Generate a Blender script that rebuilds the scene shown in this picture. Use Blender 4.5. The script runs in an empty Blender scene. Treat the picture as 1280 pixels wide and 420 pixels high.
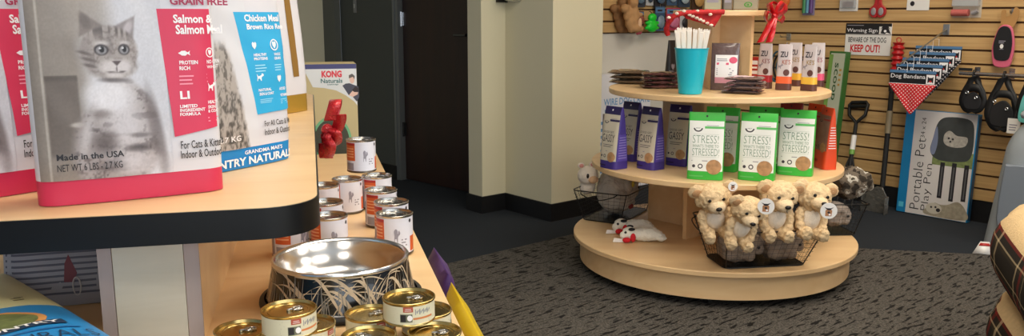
# LAMP / DAY / SKY: strengths of the ceiling panels, the window daylight and the sky
LAMP, DAY, SKY = 11.0, 34.0, .4
EXPO = 0.03
import bpy, bmesh, math, random
import numpy as np
from mathutils import Vector, Matrix, noise
random.seed(7)
SC = bpy.context.scene
COL = SC.collection
PI = math.pi
def R(d): return math.radians(d)
# ------------------------------------------------------------------ camera
E = 1.14                      # eye height
FP = 1050.0                   # focal length in pixels of the 1280 px frame
TH = math.atan(190/1050)      # downward pitch
CT, ST = math.cos(TH), math.sin(TH)
cam = bpy.data.objects.new('camera', bpy.data.cameras.new('camera'))
COL.objects.link(cam)
cam.data.sensor_width = 36; cam.data.lens = FP/1280*36
cam.data.clip_start = .02
cam.location = (0, 0, E); cam.rotation_euler = (PI/2-TH, 0, 0)
SC.camera = cam
def ray(px, py):
    u = (px-640)/FP; v = (210-py)/FP
    return Vector((u, CT+v*ST, -ST+v*CT))
def onz(px, py, z):
    d = ray(px, py); return Vector((0, 0, E)) + d*((z-E)/d.z)
def onp(px, py, P, n):
    d = ray(px, py); o = Vector((0, 0, E)); return o + d*((Vector(P)-o).dot(n)/d.dot(n))
def aty(px, py, Y):
    d = ray(px, py); return Vector((0, 0, E)) + d*(Y/d.y)
def facing(p): return -math.atan2(p.x, p.y)
# ------------------------------------------------------------------ materials
def lin(c):
    c = c/255; return c/12.92 if c <= .04045 else ((c+.055)/1.055)**2.4
def rgb(r, g, b): return (lin(r), lin(g), lin(b), 1)
MATS = {}
def M(name, c, rough=.5, metal=0, bump=None, vary=0, vscale=8, alpha=1, trans=0, emit=0, coat=0, spec=.5):
    if name in MATS: return MATS[name]
    m = bpy.data.materials.new(name); m.use_nodes = True
    nt = m.node_tree; b = nt.nodes['Principled BSDF']
    b.inputs['Base Color'].default_value = rgb(*c)
    b.inputs['Roughness'].default_value = rough; b.inputs['Metallic'].default_value = metal
    b.inputs['Alpha'].default_value = alpha; b.inputs['Transmission Weight'].default_value = trans
    b.inputs['Coat Weight'].default_value = coat; b.inputs['Specular IOR Level'].default_value = spec
    if emit:
        b.inputs['Emission Color'].default_value = rgb(*c); b.inputs['Emission Strength'].default_value = emit
    if vary or bump:
        tc = nt.nodes.new('ShaderNodeTexCoord')
    if vary:
        n = nt.nodes.new('ShaderNodeTexNoise'); n.inputs['Scale'].default_value = vscale; n.inputs['Detail'].default_value = 5
        nt.links.new(tc.outputs['Object'], n.inputs['Vector'])
        mx = nt.nodes.new('ShaderNodeMix'); mx.data_type = 'RGBA'
        k = 1-vary; k2 = 1+vary
        mx.inputs['A'].default_value = rgb(*[min(255, q*k) for q in c]); mx.inputs['B'].default_value = rgb(*[min(255, q*k2) for q in c])
        nt.links.new(n.outputs['Fac'], mx.inputs['Factor']); nt.links.new(mx.outputs['Result'], b.inputs['Base Color'])
    if bump:
        n2 = nt.nodes.new('ShaderNodeTexNoise'); n2.inputs['Scale'].default_value = bump[0]; n2.inputs['Detail'].default_value = 3
        nt.links.new(tc.outputs['Object'], n2.inputs['Vector'])
        bp = nt.nodes.new('ShaderNodeBump'); bp.inputs['Strength'].default_value = bump[1]; bp.inputs['Distance'].default_value = bump[2] if len(bump) > 2 else .01
        nt.links.new(n2.outputs['Fac'], bp.inputs['Height']); nt.links.new(bp.outputs['Normal'], b.inputs['Normal'])
    MATS[name] = m; return m
def wood(name, c1, c2, scale=(1.5, 22, 22), rough=.42, dist=1.2):
    if name in MATS: return MATS[name]
    m = bpy.data.materials.new(name); m.use_nodes = True; nt = m.node_tree; b = nt.nodes['Principled BSDF']
    tc = nt.nodes.new('ShaderNodeTexCoord'); mp = nt.nodes.new('ShaderNodeMapping'); mp.inputs['Scale'].default_value = scale
    n = nt.nodes.new('ShaderNodeTexNoise'); n.inputs['Scale'].default_value = 1; n.inputs['Detail'].default_value = 6; n.inputs['Distortion'].default_value = dist
    cr = nt.nodes.new('ShaderNodeValToRGB'); cr.color_ramp.elements[0].position = .3; cr.color_ramp.elements[1].position = .7
    cr.color_ramp.elements[0].color = rgb(*c1); cr.color_ramp.elements[1].color = rgb(*c2)
    nt.links.new(tc.outputs['Object'], mp.inputs['Vector']); nt.links.new(mp.outputs['Vector'], n.inputs['Vector'])
    nt.links.new(n.outputs['Fac'], cr.inputs['Fac']); nt.links.new(cr.outputs['Color'], b.inputs['Base Color'])
    b.inputs['Roughness'].default_value = rough
    MATS[name] = m; return m
def attr_mat(name, rough=.5):
    if name in MATS: return MATS[name]
    m = bpy.data.materials.new(name); m.use_nodes = True; nt = m.node_tree; b = nt.nodes['Principled BSDF']
    a = nt.nodes.new('ShaderNodeVertexColor'); a.layer_name = 'print'
    nt.links.new(a.outputs['Color'], b.inputs['Base Color']); b.inputs['Roughness'].default_value = rough
    MATS[name] = m; return m
# ------------------------------------------------------------------ geometry
def superp(a, n):
    c, s = math.cos(a), math.sin(a)
    return (math.copysign(abs(c)**(2/n), c), math.copysign(abs(s)**(2/n), s))
class G:
    def __init__(s): s.v = []; s.f = []; s.m = []
    def add(s, vs, fs, mi=0, T=None):
        o = len(s.v)
        s.v += [tuple(T @ Vector(p)) if T is not None else tuple(p) for p in vs]
        for q in fs: s.f.append(tuple(i+o for i in q)); s.m.append(mi)
        return s
    def box(s, x0, x1, y0, y1, z0, z1, mi=0, T=None):
        vs = [(x, y, z) for z in (z0, z1) for y in (y0, y1) for x in (x0, x1)]
        return s.add(vs, [(0, 2, 3, 1), (4, 5, 7, 6), (0, 1, 5, 4), (2, 6, 7, 3), (0, 4, 6, 2), (1, 3, 7, 5)], mi, T)
    def prism(s, poly, z0, z1, mi=0, T=None):       # CCW polygon in XY
        n = len(poly)
        vs = [(x, y, z0) for x, y in poly]+[(x, y, z1) for x, y in poly]
        fs = [tuple(range(n-1, -1, -1)), tuple(range(n, 2*n))]+[(i, (i+1) % n, n+(i+1) % n, n+i) for i in range(n)]
        return s.add(vs, fs, mi, T)
    def slab(s, poly, y0, y1, mi=0, T=None):        # polygon in XZ (CCW seen from -Y) between y0 (front) and y1
        n = len(poly)
        vs = [(x, y0, z) for x, z in poly]+[(x, y1, z) for x, z in poly]
        fs = [tuple(range(n)), tuple(range(2*n-1, n-1, -1))]+[(i, n+i, n+(i+1) % n, (i+1) % n) for i in range(n)]
        return s.add(vs, fs, mi, T)
    def lathe(s, prof, seg=32, mi=0, T=None, a0=0, a1=2*PI):
        full = abs(a1-a0-2*PI) < 1e-6; k = seg if full else seg+1
        vs = []; fs = []
        for r, z in prof:
            for i in range(k):
                a = a0+(a1-a0)*i/seg; vs.append((r*math.cos(a), r*math.sin(a), z))
        for j in range(len(prof)-1):
            for i in range(seg):
                i2 = (i+1) % k
                fs.append((j*k+i, j*k+i2, (j+1)*k+i2, (j+1)*k+i))
        return s.add(vs, fs, mi, T)
    def tube(s, pts, r, seg=6, closed=False, mi=0, T=None):
        pts = [Vector(p) for p in pts]; n = len(pts); vs = []; fs = []; up = None
        for i, p in enumerate(pts):
            a = pts[i-1] if (i > 0 or closed) else p; b = pts[(i+1) % n] if (i < n-1 or closed) else p
            t = (b-a).normalized()
            if up is None:
                up = Vector((0, 0, 1)) if abs(t.z) < .9 else Vector((1, 0, 0))
            x = t.cross(up)
            if x.length < 1e-4: x = t.cross(Vector((.3, 1, .2)))
            x.normalize(); y = x.cross(t).normalized(); up = y
            rr = r[i] if isinstance(r, (list, tuple)) else r
            for k in range(seg):
                q = 2*PI*k/seg; vs.append(tuple(p+x*(rr*math.cos(q))+y*(rr*math.sin(q))))
        m = n if closed else n-1
        for i in range(m):
            for k in range(seg):
                fs.append((i*seg+k, i*seg+(k+1) % seg, ((i+1) % n)*seg+(k+1) % seg, ((i+1) % n)*seg+k))
        if not closed:
            fs.append(tuple(range(seg-1, -1, -1))); fs.append(tuple((n-1)*seg+k for k in range(seg)))
        return s.add(vs, fs, mi, T)
    def ball(s, c, r, seg=20, rings=12, mi=0, T=None, rot=None):
        if not isinstance(r, (tuple, list)): r = (r, r, r)
        Rm = rot.to_matrix() if rot is not None else None
        vs = []; fs = []
        def P(x, y, z):
            p = Vector((x*r[0], y*r[1], z*r[2]))
            if Rm is not None: p = Rm @ p
            return (p.x+c[0], p.y+c[1], p.z+c[2])
        vs.append(P(0, 0, -1))
        for j in range(1, rings):
            t = -PI/2+PI*j/rings
            for i in range(seg):
                a = 2*PI*i/seg; vs.append(P(math.cos(t)*math.cos(a), math.cos(t)*math.sin(a), math.sin(t)))
        vs.append(P(0, 0, 1)); L = len(vs)-1
        for i in range(seg):
            fs.append((0, 1+(i+1) % seg, 1+i))
            fs.append((L, 1+(rings-2)*seg+i, 1+(rings-2)*seg+(i+1) % seg))
        for j in range(rings-2):
            for i in range(seg):
                a = 1+j*seg; b = a+seg; fs.append((a+i, a+(i+1) % seg, b+(i+1) % seg, b+i))
        return s.add(vs, fs, mi, T)
    def grid(s, fn, nu, nv, mi=0, T=None, wrapu=False):
        k = nu if wrapu else nu+1
        vs = [fn(i/nu, j/nv) for j in range(nv+1) for i in range(k)]
        fs = [(j*k+i, j*k+(i+1) % k, (j+1)*k+(i+1) % k, (j+1)*k+i) for j in range(nv) for i in range(nu)]
        return s.add(vs, fs, mi, T)
    def build(s, name, mats, parent=None, smooth=35, bevel=0, loc=None, solid=0):
        me = bpy.data.meshes.new(name)
        me.from_pydata(s.v, [], s.f)
        if not isinstance(mats, (list, tuple)): mats = [mats]
        for m in mats: me.materials.append(m)
        me.polygons.foreach_set('material_index', s.m)
        if smooth:
            me.polygons.foreach_set('use_smooth', [True]*len(s.f)); me.set_sharp_from_angle(angle=R(smooth))
        me.update()
        o = bpy.data.objects.new(name, me); COL.objects.link(o)
        if parent is not None: o.parent = parent
        if loc is not None: o.location = loc
        if solid:
            k = o.modifiers.new('thickness', 'SOLIDIFY'); k.thickness = solid; k.offset = 0
        if bevel:
            k = o.modifiers.new('bevel', 'BEVEL'); k.width = bevel; k.segments = 2; k.limit_method = 'ANGLE'; k.angle_limit = R(40)
        return o
def tag(o, label=None, cat=None, group=None, kind=None):
    if label: o['label'] = label
    if cat: o['category'] = cat
    if group: o['group'] = group
    if kind: o['kind'] = kind
    return o
def thing(name, label, cat, loc=(0, 0, 0), rz=0, group=None, rot=None):
    o = bpy.data.objects.new(name, None); COL.objects.link(o); o.empty_display_size = .05
    o.location = loc; o.rotation_euler = rot if rot is not None else (0, 0, rz)
    return tag(o, label, cat, group)
def dup(root, label, loc, rz=None, rot=None, scale=None, group=None):
    r = root.copy(); COL.objects.link(r); r.location = loc
    if rz is not None: r.rotation_euler = (0, 0, rz)
    if rot is not None: r.rotation_euler = rot
    if scale is not None: r.scale = scale if isinstance(scale, (tuple, list)) else (scale,)*3
    r['label'] = label
    if group: r['group'] = group
    for ch in list(root.children):
        c = ch.copy(); COL.objects.link(c); c.parent = r
        for g in list(ch.children):
            d = g.copy(); COL.objects.link(d); d.parent = c
    return r
def struct(o): o['kind'] = 'structure'; return o
# ------------------------------------------------------------------ lettering
_TX = {}
def text_geo(s, bold=0.0):
    k = (s, bold)
    if k in _TX: return _TX[k]
    cu = bpy.data.curves.new('t', 'FONT'); cu.body = s; cu.resolution_u = 2; cu.offset = bold
    o = bpy.data.objects.new('t', cu); COL.objects.link(o)
    bpy.context.view_layer.update()
    me = bpy.data.meshes.new_from_object(o.evaluated_get(bpy.context.evaluated_depsgraph_get()))
    v = [(p.co.x, p.co.y) for p in me.vertices]; f = [tuple(q.vertices) for q in me.polygons]
    bpy.data.objects.remove(o); bpy.data.curves.remove(cu); bpy.data.meshes.remove(me)
    x0 = min(p[0] for p in v); x1 = max(p[0] for p in v); y0 = min(p[1] for p in v); y1 = max(p[1] for p in v)
    v = [((a-x0)/(x1-x0), (b-y0)/(y1-y0)) for a, b in v]
    _TX[k] = (v, f); return _TX[k]
class Print:                 # flat printing laid on a surface S(x, z, off)
    def __init__(s, S): s.S = S; s.g = G(); s.mats = []
    def mi(s, m):
        if m not in s.mats: s.mats.append(m)
        return s.mats.index(m)
    def rect(s, x0, z0, x1, z1, m, off=.0005, nx=1, nz=1):
        s.g.grid(lambda u, v: s.S(x0+(x1-x0)*u, z0+(z1-z0)*v, off), nx, nz, s.mi(m)); return s
    def quad(s, a, b, c, d, m, off=.0005, nx=6, nz=6):    # corners LL LR UR UL
        def fn(u, v):
            p = [(a[i]*(1-u)+b[i]*u)*(1-v)+(d[i]*(1-u)+c[i]*u)*v for i in (0, 1)]
            return s.S(p[0], p[1], off)
        s.g.grid(fn, nx, nz, s.mi(m)); return s
    def poly(s, pts, m, off=.0008):
        s.g.add([s.S(x, z, off) for x, z in pts], [tuple(range(len(pts)))], s.mi(m)); return s
    def disc(s, cx, cz, rx, rz, m, off=.0008, n=18):
        if max(rx, rz) > .007:
            s.g.grid(lambda u, v: s.S(cx+rx*(1-v*.999)*math.cos(2*PI*u), cz+rz*(1-v*.999)*math.sin(2*PI*u), off), max(n, 16), 5, s.mi(m)); return s
        return s.poly([(cx+rx*math.cos(2*PI*i/n), cz+rz*math.sin(2*PI*i/n)) for i in range(n)], m, off)
    def ring(s, cx, cz, rx, rz, w, m, off=.0008, n=20, a0=0, a1=2*PI):
        def fn(u, v):
            a = a0+(a1-a0)*u; k = 1-w*v
            return s.S(cx+rx*k*math.cos(a), cz+rz*k*math.sin(a), off)
        s.g.grid(fn, n, 1, s.mi(m)); return s
    def text(s, t, x0, z0, x1, z1, m, off=.0011, bold=0.0, vert=False):
        v, f = text_geo(t, bold)
        if vert == 'down': pts = [s.S(x0+(x1-x0)*b, z1-(z1-z0)*a, off) for a, b in v]
        elif vert: pts = [s.S(x1-(x1-x0)*b, z0+(z1-z0)*a, off) for a, b in v]      # reads upwards
        else: pts = [s.S(x0+(x1-x0)*a, z0+(z1-z0)*b, off) for a, b in v]
        s.g.add(pts, f, s.mi(m)); return s
    def lines(s, x0, z0, x1, z1, n, m, off=.001, fill=.45):
        h = (z1-z0)/n
        for i in range(n):
            q = x0+(x1-x0)*(.75+.25*random.random()); s.rect(x0, z0+h*i, q, z0+h*(i+fill), m, off)
        return s
    def build(s, name, parent, label=None):
        o = s.g.build(name, s.mats, parent, smooth=60)
        if label: o['label'] = label
        return o
def flat(y0=0.0): return lambda x, z, off: (x, y0-off, z)
CAT = [(-.5, .0), (-.42, .0), (-.36, .3), (-.1, .3), (.0, 0), (.1, 0), (.12, .45), (.3, .6), (.42, .62), (.5, .78), (.4, .9), (.36, 1.), (.28, .92), (.2, 1.), (.14, .75), (-.3, .6), (-.42, .85), (-.5, .95), (-.44, .55)]
FISH = [(-.5, 0.05), (-.2, -.25), (.1, -.28), (.28, -.06), (.5, -.25), (.44, 0.05), (.5, .32), (.28, .12), (.1, .34), (-.2, .32)]
DROP = [(0, -.5), (.35, -.1), (.4, .3), (.2, .5), (0, .3), (-.2, .5), (-.4, .3), (-.35, -.1)]
def icon(pr, pts, cx, cz, w, h, m, off=.0011): pr.poly([(cx+w*a, cz+h*b) for a, b in pts], m, off)
# ------------------------------------------------------------------ bags
def bag_surface(w, h, d, n=4, top=.12, wr=.0, seed=0, taper=0.0, bulge=.35, pw=.55):
    """returns half(z) -> (half width, half depth), S front surface, side surface"""
    def half(z):
        t = min(max(z/h, 0), 1)
        k = 1-t
        b = d/2*(min(1, k/(1-top)) ** pw if k > 0 else 0)
        b *= 1+bulge*math.sin(PI*min(1, t*1.3))*(.5 if t < .77 else .5)
        a = w/2*(1-taper*t)
        return a, max(b, .0016)
    def wrk(x, z):
        return wr*(noise.noise(Vector((x*14+seed*3.1, z*9, seed)))+.5*noise.noise(Vector((x*35, z*28+seed, 2.3))))
    def S(x, z, off=0):
        a, b = half(z); q = min(.9999, abs(x)/a)
        return (x, -b*(1-q**n)**(1/n)+wrk(x, z)*min(1, b*60)-off, z)
    def side(y, z, off=0):       # right hand gusset: y in -1..1 of the half depth
        a, b = half(z); q = min(.9999, abs(y))
        return (a*(1-q**n)**(1/n)+off, y*b, z)
    return half, S, side, wrk
def bag_body(name, parent, w, h, d, mats, zb, matfn, n=4, seg=36, **k):
    half, S, side, wrk = bag_surface(w, h, d, n, **k)
    g = G(); ring = []
    for z in zb:
        a, b = half(z); row = []
        for i in range(seg):
            q = 2*PI*(i+.5)/seg; c, s = superp(q, n)
            x, y = a*c, b*s
            y += wrk(x, z)*min(1, b*60)*abs(s)
            row.append((x, y, z))
        ring.append(row)
    g.v = [p for r in ring for p in r]
    for j in range(len(zb)-1):
        zm = (zb[j]+zb[j+1])/2
        for i in range(seg):
            g.f.append((j*seg+i, j*seg+(i+1) % seg, (j+1)*seg+(i+1) % seg, (j+1)*seg+i))
            q = 2*PI*(i+1)/seg; c, s = superp(q, n)
            sd = 'front' if (s < 0 and abs(s) > abs(c)*.999) else ('right' if c > 0 and abs(c) > abs(s) else ('left' if c < 0 and abs(c) > abs(s) else 'back'))
            g.m.append(matfn(zm, sd))
    g.f.append(tuple(range(seg-1, -1, -1))); g.m.append(matfn(0, 'bottom'))
    L = (len(zb)-1)*seg
    g.f.append(tuple(L+i for i in range(seg))); g.m.append(matfn(h, 'top'))
    o = g.build(name, mats, parent, smooth=50)
    return o, S, side
def zs(h, step, *br):
    a = [h*i/max(1, round(h/step)) for i in range(max(1, round(h/step))+1)]
    return sorted(set([round(q, 5) for q in a]+[round(b, 5) for b in br]))
# ------------------------------------------------------------------ plush
def remesh(g, voxel, disp=0.0, freq=60, smooth=2):
    me = bpy.data.meshes.new('r'); me.from_pydata(g.v, [], g.f)
    o = bpy.data.objects.new('r', me); COL.objects.link(o)
    m = o.modifiers.new('r', 'REMESH'); m.mode = 'VOXEL'; m.voxel_size = voxel
    m2 = o.modifiers.new('s', 'SMOOTH'); m2.iterations = smooth; m2.factor = .5
    bpy.context.view_layer.update()
    me2 = bpy.data.meshes.new_from_object(o.evaluated_get(bpy.context.evaluated_depsgraph_get()))
    bpy.data.objects.remove(o); bpy.data.meshes.remove(me)
    if disp:
        for v in me2.vertices:
            q = v.co*freq
            k = noise.noise(q)+.6*noise.noise(q*2.1)
            v.co += v.normal*disp*k
    out = G(); out.v = [tuple(v.co) for v in me2.vertices]; out.f = [tuple(p.vertices) for p in me2.polygons]; out.m = [0]*len(out.f)
    bpy.data.meshes.remove(me2)
    return out
def fuzz(g, disp, freq, seed=0):
    me = bpy.data.meshes.new('r'); me.from_pydata(g.v, [], g.f); me.update()
    n = [v.normal.copy() for v in me.vertices]; bpy.data.meshes.remove(me)
    out = []
    for p, q in zip(g.v, n):
        v = Vector(p); out.append(tuple(v+q*disp*(noise.noise(v*freq+Vector((seed, 0, 0)))+.6*noise.noise(v*freq*2.2))))
    g.v = out; return g
def outline(pts, n=5):       # smooth closed outline through points (Catmull-Rom)
    out = []; L = len(pts)
    for i in range(L):
        p0, p1, p2, p3 = [Vector(pts[(i+k) % L]) for k in (-1, 0, 1, 2)]
        for j in range(n):
            t = j/n
            q = .5*((2*p1)+(p2-p0)*t+(2*p0-5*p1+4*p2-p3)*t*t+(3*p1-p0-3*p2+p3)*t**3)
            out.append((q.x, q.y))
    return out
def path(pts, n=6):          # smooth open path
    P = [Vector(p) for p in pts]; P = [P[0]*2-P[1]]+P+[P[-1]*2-P[-2]]; out = []
    for i in range(1, len(P)-2):
        p0, p1, p2, p3 = P[i-1:i+3]
        for j in range(n):
            t = j/n
            out.append(.5*((2*p1)+(p2-p0)*t+(2*p0-5*p1+4*p2-p3)*t*t+(3*p1-p0-3*p2+p3)*t**3))
    out.append(P[-2]); return out
# ================================================================== THE ROOM
A = R(40)
E1 = Vector((math.cos(A), math.sin(A), 0)); E2 = Vector((math.sin(A), -math.cos(A), 0))   # the two wall directions
PW = Vector((1.97, 5.39, 0)); NW = -E1.copy()             # right slat wall: runs along E2, faces -E1
PL = Vector((.56, 5.48, 0)); NL = E2.copy()               # left slat wall: runs along E1, faces E2
CORN = PL+E1*((PW-PL).dot(E1))
m_wall = M('cream_paint', (214, 207, 178), .7, bump=(180, .08))
m_white = M('white_paint', (214, 211, 202), .7)
m_grey = M('charcoal_grey', (74, 77, 72), .7)  # one dark grey-green tone over the whole door wall
m_base = M('black_vinyl', (16, 16, 18), .5)
m_slat = wood('slat_laminate', (184, 146, 94), (206, 170, 116), (2, 2, 60), .45, .6)
m_groove = M('slat_groove', (88, 58, 30), .7)
m_maple = wood('maple_laminate', (226, 188, 138), (236, 203, 156), (2.2, 14, 14), .36, .8)
m_chrome = M('chrome', (200, 202, 205), .22, 1)
m_black = M('black_plastic', (14, 14, 15), .4)
m_wire = M('black_wire', (12, 12, 13), .35)
m_bpt = M('black_matte', (18, 18, 19), .7)
def wallbox(name, a, b, t, z0, z1, m, n):      # wall from a to b with its face through a-b, thickness t behind
    a = Vector(a); b = Vector(b); bk = -n.normalized()*t
    g = G(); pl = [(a.x, a.y), (b.x, b.y), (b.x+bk.x, b.y+bk.y), (a.x+bk.x, a.y+bk.y)]
    ar = sum(pl[i][0]*pl[(i+1) % 4][1]-pl[(i+1) % 4][0]*pl[i][1] for i in range(4))
    if ar < 0: pl.reverse()
    g.prism(pl, z0, z1); return struct(g.build(name, m))
ZC = 2.75
# --- carpets: one dark smooth broadloom, one heathered tile with short dark dashes
def dark_carpet():
    m = bpy.data.materials.new('smooth_carpet'); m.use_nodes = True; nt = m.node_tree; b = nt.nodes['Principled BSDF']
    tc = nt.nodes.new('ShaderNodeTexCoord'); n = nt.nodes.new('ShaderNodeTexNoise'); n.inputs['Scale'].default_value = 260; n.inputs['Detail'].default_value = 2
    cr = nt.nodes.new('ShaderNodeValToRGB'); cr.color_ramp.elements[0].position = .3; cr.color_ramp.elements[1].position = .75
    cr.color_ramp.elements[0].color = rgb(28, 32, 37); cr.color_ramp.elements[1].color = rgb(58, 63, 70)
    nt.links.new(tc.outputs['Object'], n.inputs['Vector']); nt.links.new(n.outputs['Fac'], cr.inputs['Fac']); nt.links.new(cr.outputs['Color'], b.inputs['Base Color'])
    b.inputs['Roughness'].default_value = .95; b.inputs['Specular IOR Level'].default_value = .15
    return m
def dash_carpet():
    m = bpy.data.materials.new('dashed_carpet'); m.use_nodes = True; nt = m.node_tree; b = nt.nodes['Principled BSDF']
    N = nt.nodes.new; L = nt.links.new
    tc = N('ShaderNodeTexCoord'); rot = N('ShaderNodeMapping'); rot.inputs['Rotation'].default_value = (0, 0, -R(41))
    L(tc.outputs['Object'], rot.inputs['Vector'])
    st = N('ShaderNodeMapping'); st.inputs['Scale'].default_value = (15, 66, 1); L(rot.outputs['Vector'], st.inputs['Vector'])
    n = N('ShaderNodeTexNoise'); n.inputs['Scale'].default_value = 1; n.inputs['Detail'].default_value = 1.5; n.inputs['Roughness'].default_value = .4
    L(st.outputs['Vector'], n.inputs['Vector'])
    cr = N('ShaderNodeValToRGB'); e = cr.color_ramp.elements
    e[0].position = .56; e[0].color = (0, 0, 0, 1); e[1].position = .63; e[1].color = (1, 1, 1, 1)
    L(n.outputs['Fac'], cr.inputs['Fac'])
    n2 = N('ShaderNodeTexNoise'); n2.inputs['Scale'].default_value = 190; n2.inputs['Detail'].default_value = 3; L(rot.outputs['Vector'], n2.inputs['Vector'])
    c2 = N('ShaderNodeValToRGB'); q = c2.color_ramp.elements; q[0].position = .3; q[0].color = rgb(50, 48, 46); q[1].position = .72; q[1].color = rgb(104, 100, 94)
    L(n2.outputs['Fac'], c2.inputs['Fac'])
    mx = N('ShaderNodeMix'); mx.data_type = 'RGBA'; L(cr.outputs['Color'], mx.inputs['Factor']); L(c2.outputs['Color'], mx.inputs['A']); mx.inputs['B'].default_value = rgb(28, 27, 26)
    L(mx.outputs['Result'], b.inputs['Base Color'])
    bp = N('ShaderNodeBump'); bp.inputs['Strength'].default_value = .5; bp.inputs['Distance'].default_value = .006; L(n2.outputs['Fac'], bp.inputs['Height']); L(bp.outputs['Normal'], b.inputs['Normal'])
    b.inputs['Roughness'].default_value = .95; b.inputs['Specular IOR Level'].default_value = .15
    return m
g = G(); g.box(-5, 5.5, -4.5, 9, -.06, 0); fl = struct(g.build('floor', dark_carpet(), smooth=0))
# dashed tiles lie level with the broadloom, a fraction proud of it
jx = .41; jp = (jx, 4.56)
e_a = onz(552, 332, 0); e_b = onz(717, 293, 0); e_c = onz(1073, 311, 0); e_d = onz(1234, 319, 0)
da = (e_b-e_a); dd = (e_d-e_c)
# intersection of the two border lines
den = da.x*dd.y-da.y*dd.x; tq = ((e_c.x-e_a.x)*dd.y-(e_c.y-e_a.y)*dd.x)/den
J = e_a+da*tq
pa = e_a-da*4.2; pd = e_d+dd*1.2
poly = [(pa.x, pa.y), (pa.x+1.5, pa.y-2.2), (4.6, -3), (pd.x, pd.y), (J.x, J.y)]
g = G(); g.prism(poly, -.004, .003); struct(g.build('floor_dashed', dash_carpet(), smooth=0))
# --- walls
C = onz(689, 276.6, 0); K2 = onz(603, 266.5, 0)
B = C-E2*((C-K2).dot(E2)); 
B = K2+E1*((C-K2).dot(E1)); C = Vector((C.x, C.y, 0))
D = C+E1*((onz(749, 264, 0)-C).dot(E1))
K1 = K2-E2*.128
wall_pieces = G()
def column(name, poly, m):
    g = G(); ar = sum(poly[i].x*poly[(i+1) % len(poly)].y-poly[(i+1) % len(poly)].x*poly[i].y for i in range(len(poly)))
    if ar < 0: poly = poly[::-1]
    g.prism([(p.x, p.y) for p in poly], 0, ZC); return struct(g.build(name, m))
column('wall_column', [C, D, D-E2*.42, C-E2*.42-E1*.0], m_wall)
column('wall_back', [K2, B+E1*.3, B+E1*.3-E2*.128, K1], m_wall)
def skirting(name, pts, h=.1, t=.012):
    g = G()
    for (a, b, n) in pts:
        a = Vector((a.x, a.y, 0)); b = Vector((b.x, b.y, 0)); d = (b-a).normalized()*t*.98; o = n*t
        pl = [a+n*.0004-d, b+n*.0004+d, b+o+d, a+o-d]; pl = [(p.x, p.y) for p in pl]
        ar = sum(pl[i][0]*pl[(i+1) % 4][1]-pl[(i+1) % 4][0]*pl[i][1] for i in range(4))
        if ar < 0: pl.reverse()
        g.prism(pl, .0002, h)
    return struct(g.build(name, m_base))
skirting('baseboard_column', [(B+E2*.02, C, -E1), (C, D, E2)])
skirting('baseboard_back', [(K1, K2, -E1), (K2, B, E2)])
# grey wall with the brown door, seen through the gap beside the column
gA = onp(497, 206.5, onz(497, 224.5, 0)*1.0, Vector((0, 1, 0)))
gA = onz(497, 224.5, 0); gB = onz(575, 241.5, 0); gd = (gB-gA).normalized(); gn = Vector((gd.y, -gd.x, 0))
if gn.y > 0: gn = -gn
def along(px, base=gA, d=gd, n=gn):        # point on the grey wall seen at column px
    return onp(px, 150, base, n)
def flatp(p): return Vector((p.x, p.y, 0))
g0 = flatp(along(430)); g1 = flatp(along(494)); g2 = flatp(along(597)); g3 = flatp(along(660))
wallbox('wall_grey', g0, g1, .12, 0, ZC, m_grey, gn)
wallbox('wall_grey_right', g2, g3, .12, 0, ZC, m_grey, gn)
wallbox('wall_grey_top', g1, g2, .12, 2.09, ZC, m_grey, gn)
skirting('baseboard_grey', [(g0, g1, gn)])
# pilaster and the cream wall at far left
h0 = flatp(along(416))
pil = M('grey_trim_paint', (98, 100, 92), .7)
f0 = g0+gn*.03
column('trim_1', [g0+gn*.05-gd*.001, g0-gd*.001, h0-gn*.1, h0+gn*.05], pil)
cw = h0+gn*.02
lw = cw-E1*2.4
wallbox('wall_left', cw, lw, .12, 0, ZC, m_wall, E2)
# door (frame, leaf, hinges, lever handle)
m_door = wood('dark_walnut', (30, 13, 8), (44, 19, 11), (14, 14, 1.2), .45, 1)
m_frame = M('door_frame_metal', (120, 124, 124), .4, .5)
ang = math.atan2(gd.y, gd.x)
def gl2(p): return (flatp(p)-g1).dot(gd)
dw = (g2-g1).length
dr = thing('door_1', 'dark brown wooden door in the charcoal wall beside the column', 'door', g1, ang); dr['kind'] = 'structure'
g = G(); g.box(.052, dw-.03, .045, .085, .006, 2.05); g.build('door_leaf', m_door, dr, bevel=.002)
g = G(); g.box(0.001, .05, .002, .12, 0, 2.085).box(dw-.03, dw-.001, .002, .12, 0, 2.085).box(.05, dw-.03, .002, .12, 2.052, 2.085).box(.001, .02, -.006, .002, 0, 2.085); g.build('door_frame', m_frame, dr)
for zz in (.36, 1.12, 1.9):
    g = G(); g.lathe([(0, -.05), (.009, -.05), (.009, .05), (0, .05)], 12, T=Matrix.Translation((.05, .032, zz))).box(.03, .07, .038, .045, zz-.045, zz+.045); g.build('hinge', m_chrome if zz > 1 else m_bpt, dr)
hx = gl2(along(580)); hz = onp(580, 44, gA, gn).z
g = G(); g.tube([(hx+.03, .045, hz), (hx+.03, -.01, hz), (hx-.075, -.012, hz)], .009, 10).lathe([(0, -.003), (.026, -.003), (.026, .003), (0, .003)], 18, T=Matrix.Translation((hx+.03, .042, hz)) @ Matrix.Rotation(PI/2, 4, 'X')); g.build('door_handle', M('dull_steel', (92, 92, 90), .4, 1), dr)
# small chrome pull on the grey wall, top left
p = onp(444, 8, gA, gn); 
o = thing('wall_switch', 'narrow grey switch plate high on the charcoal wall left of the brown door', 'switch', (p.x, p.y, p.z), ang)
g = G(); g.box(-.018, .018, -.006, 0, -.045, .07); g.build('switch_plate', M('grey_plate', (128, 128, 124), .5), o, bevel=.002)
g = G(); g.box(-.005, .005, -.011, -.006, -.012, .018); g.build('rocker', M('pale_plate', (170, 170, 165), .5), o)
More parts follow.
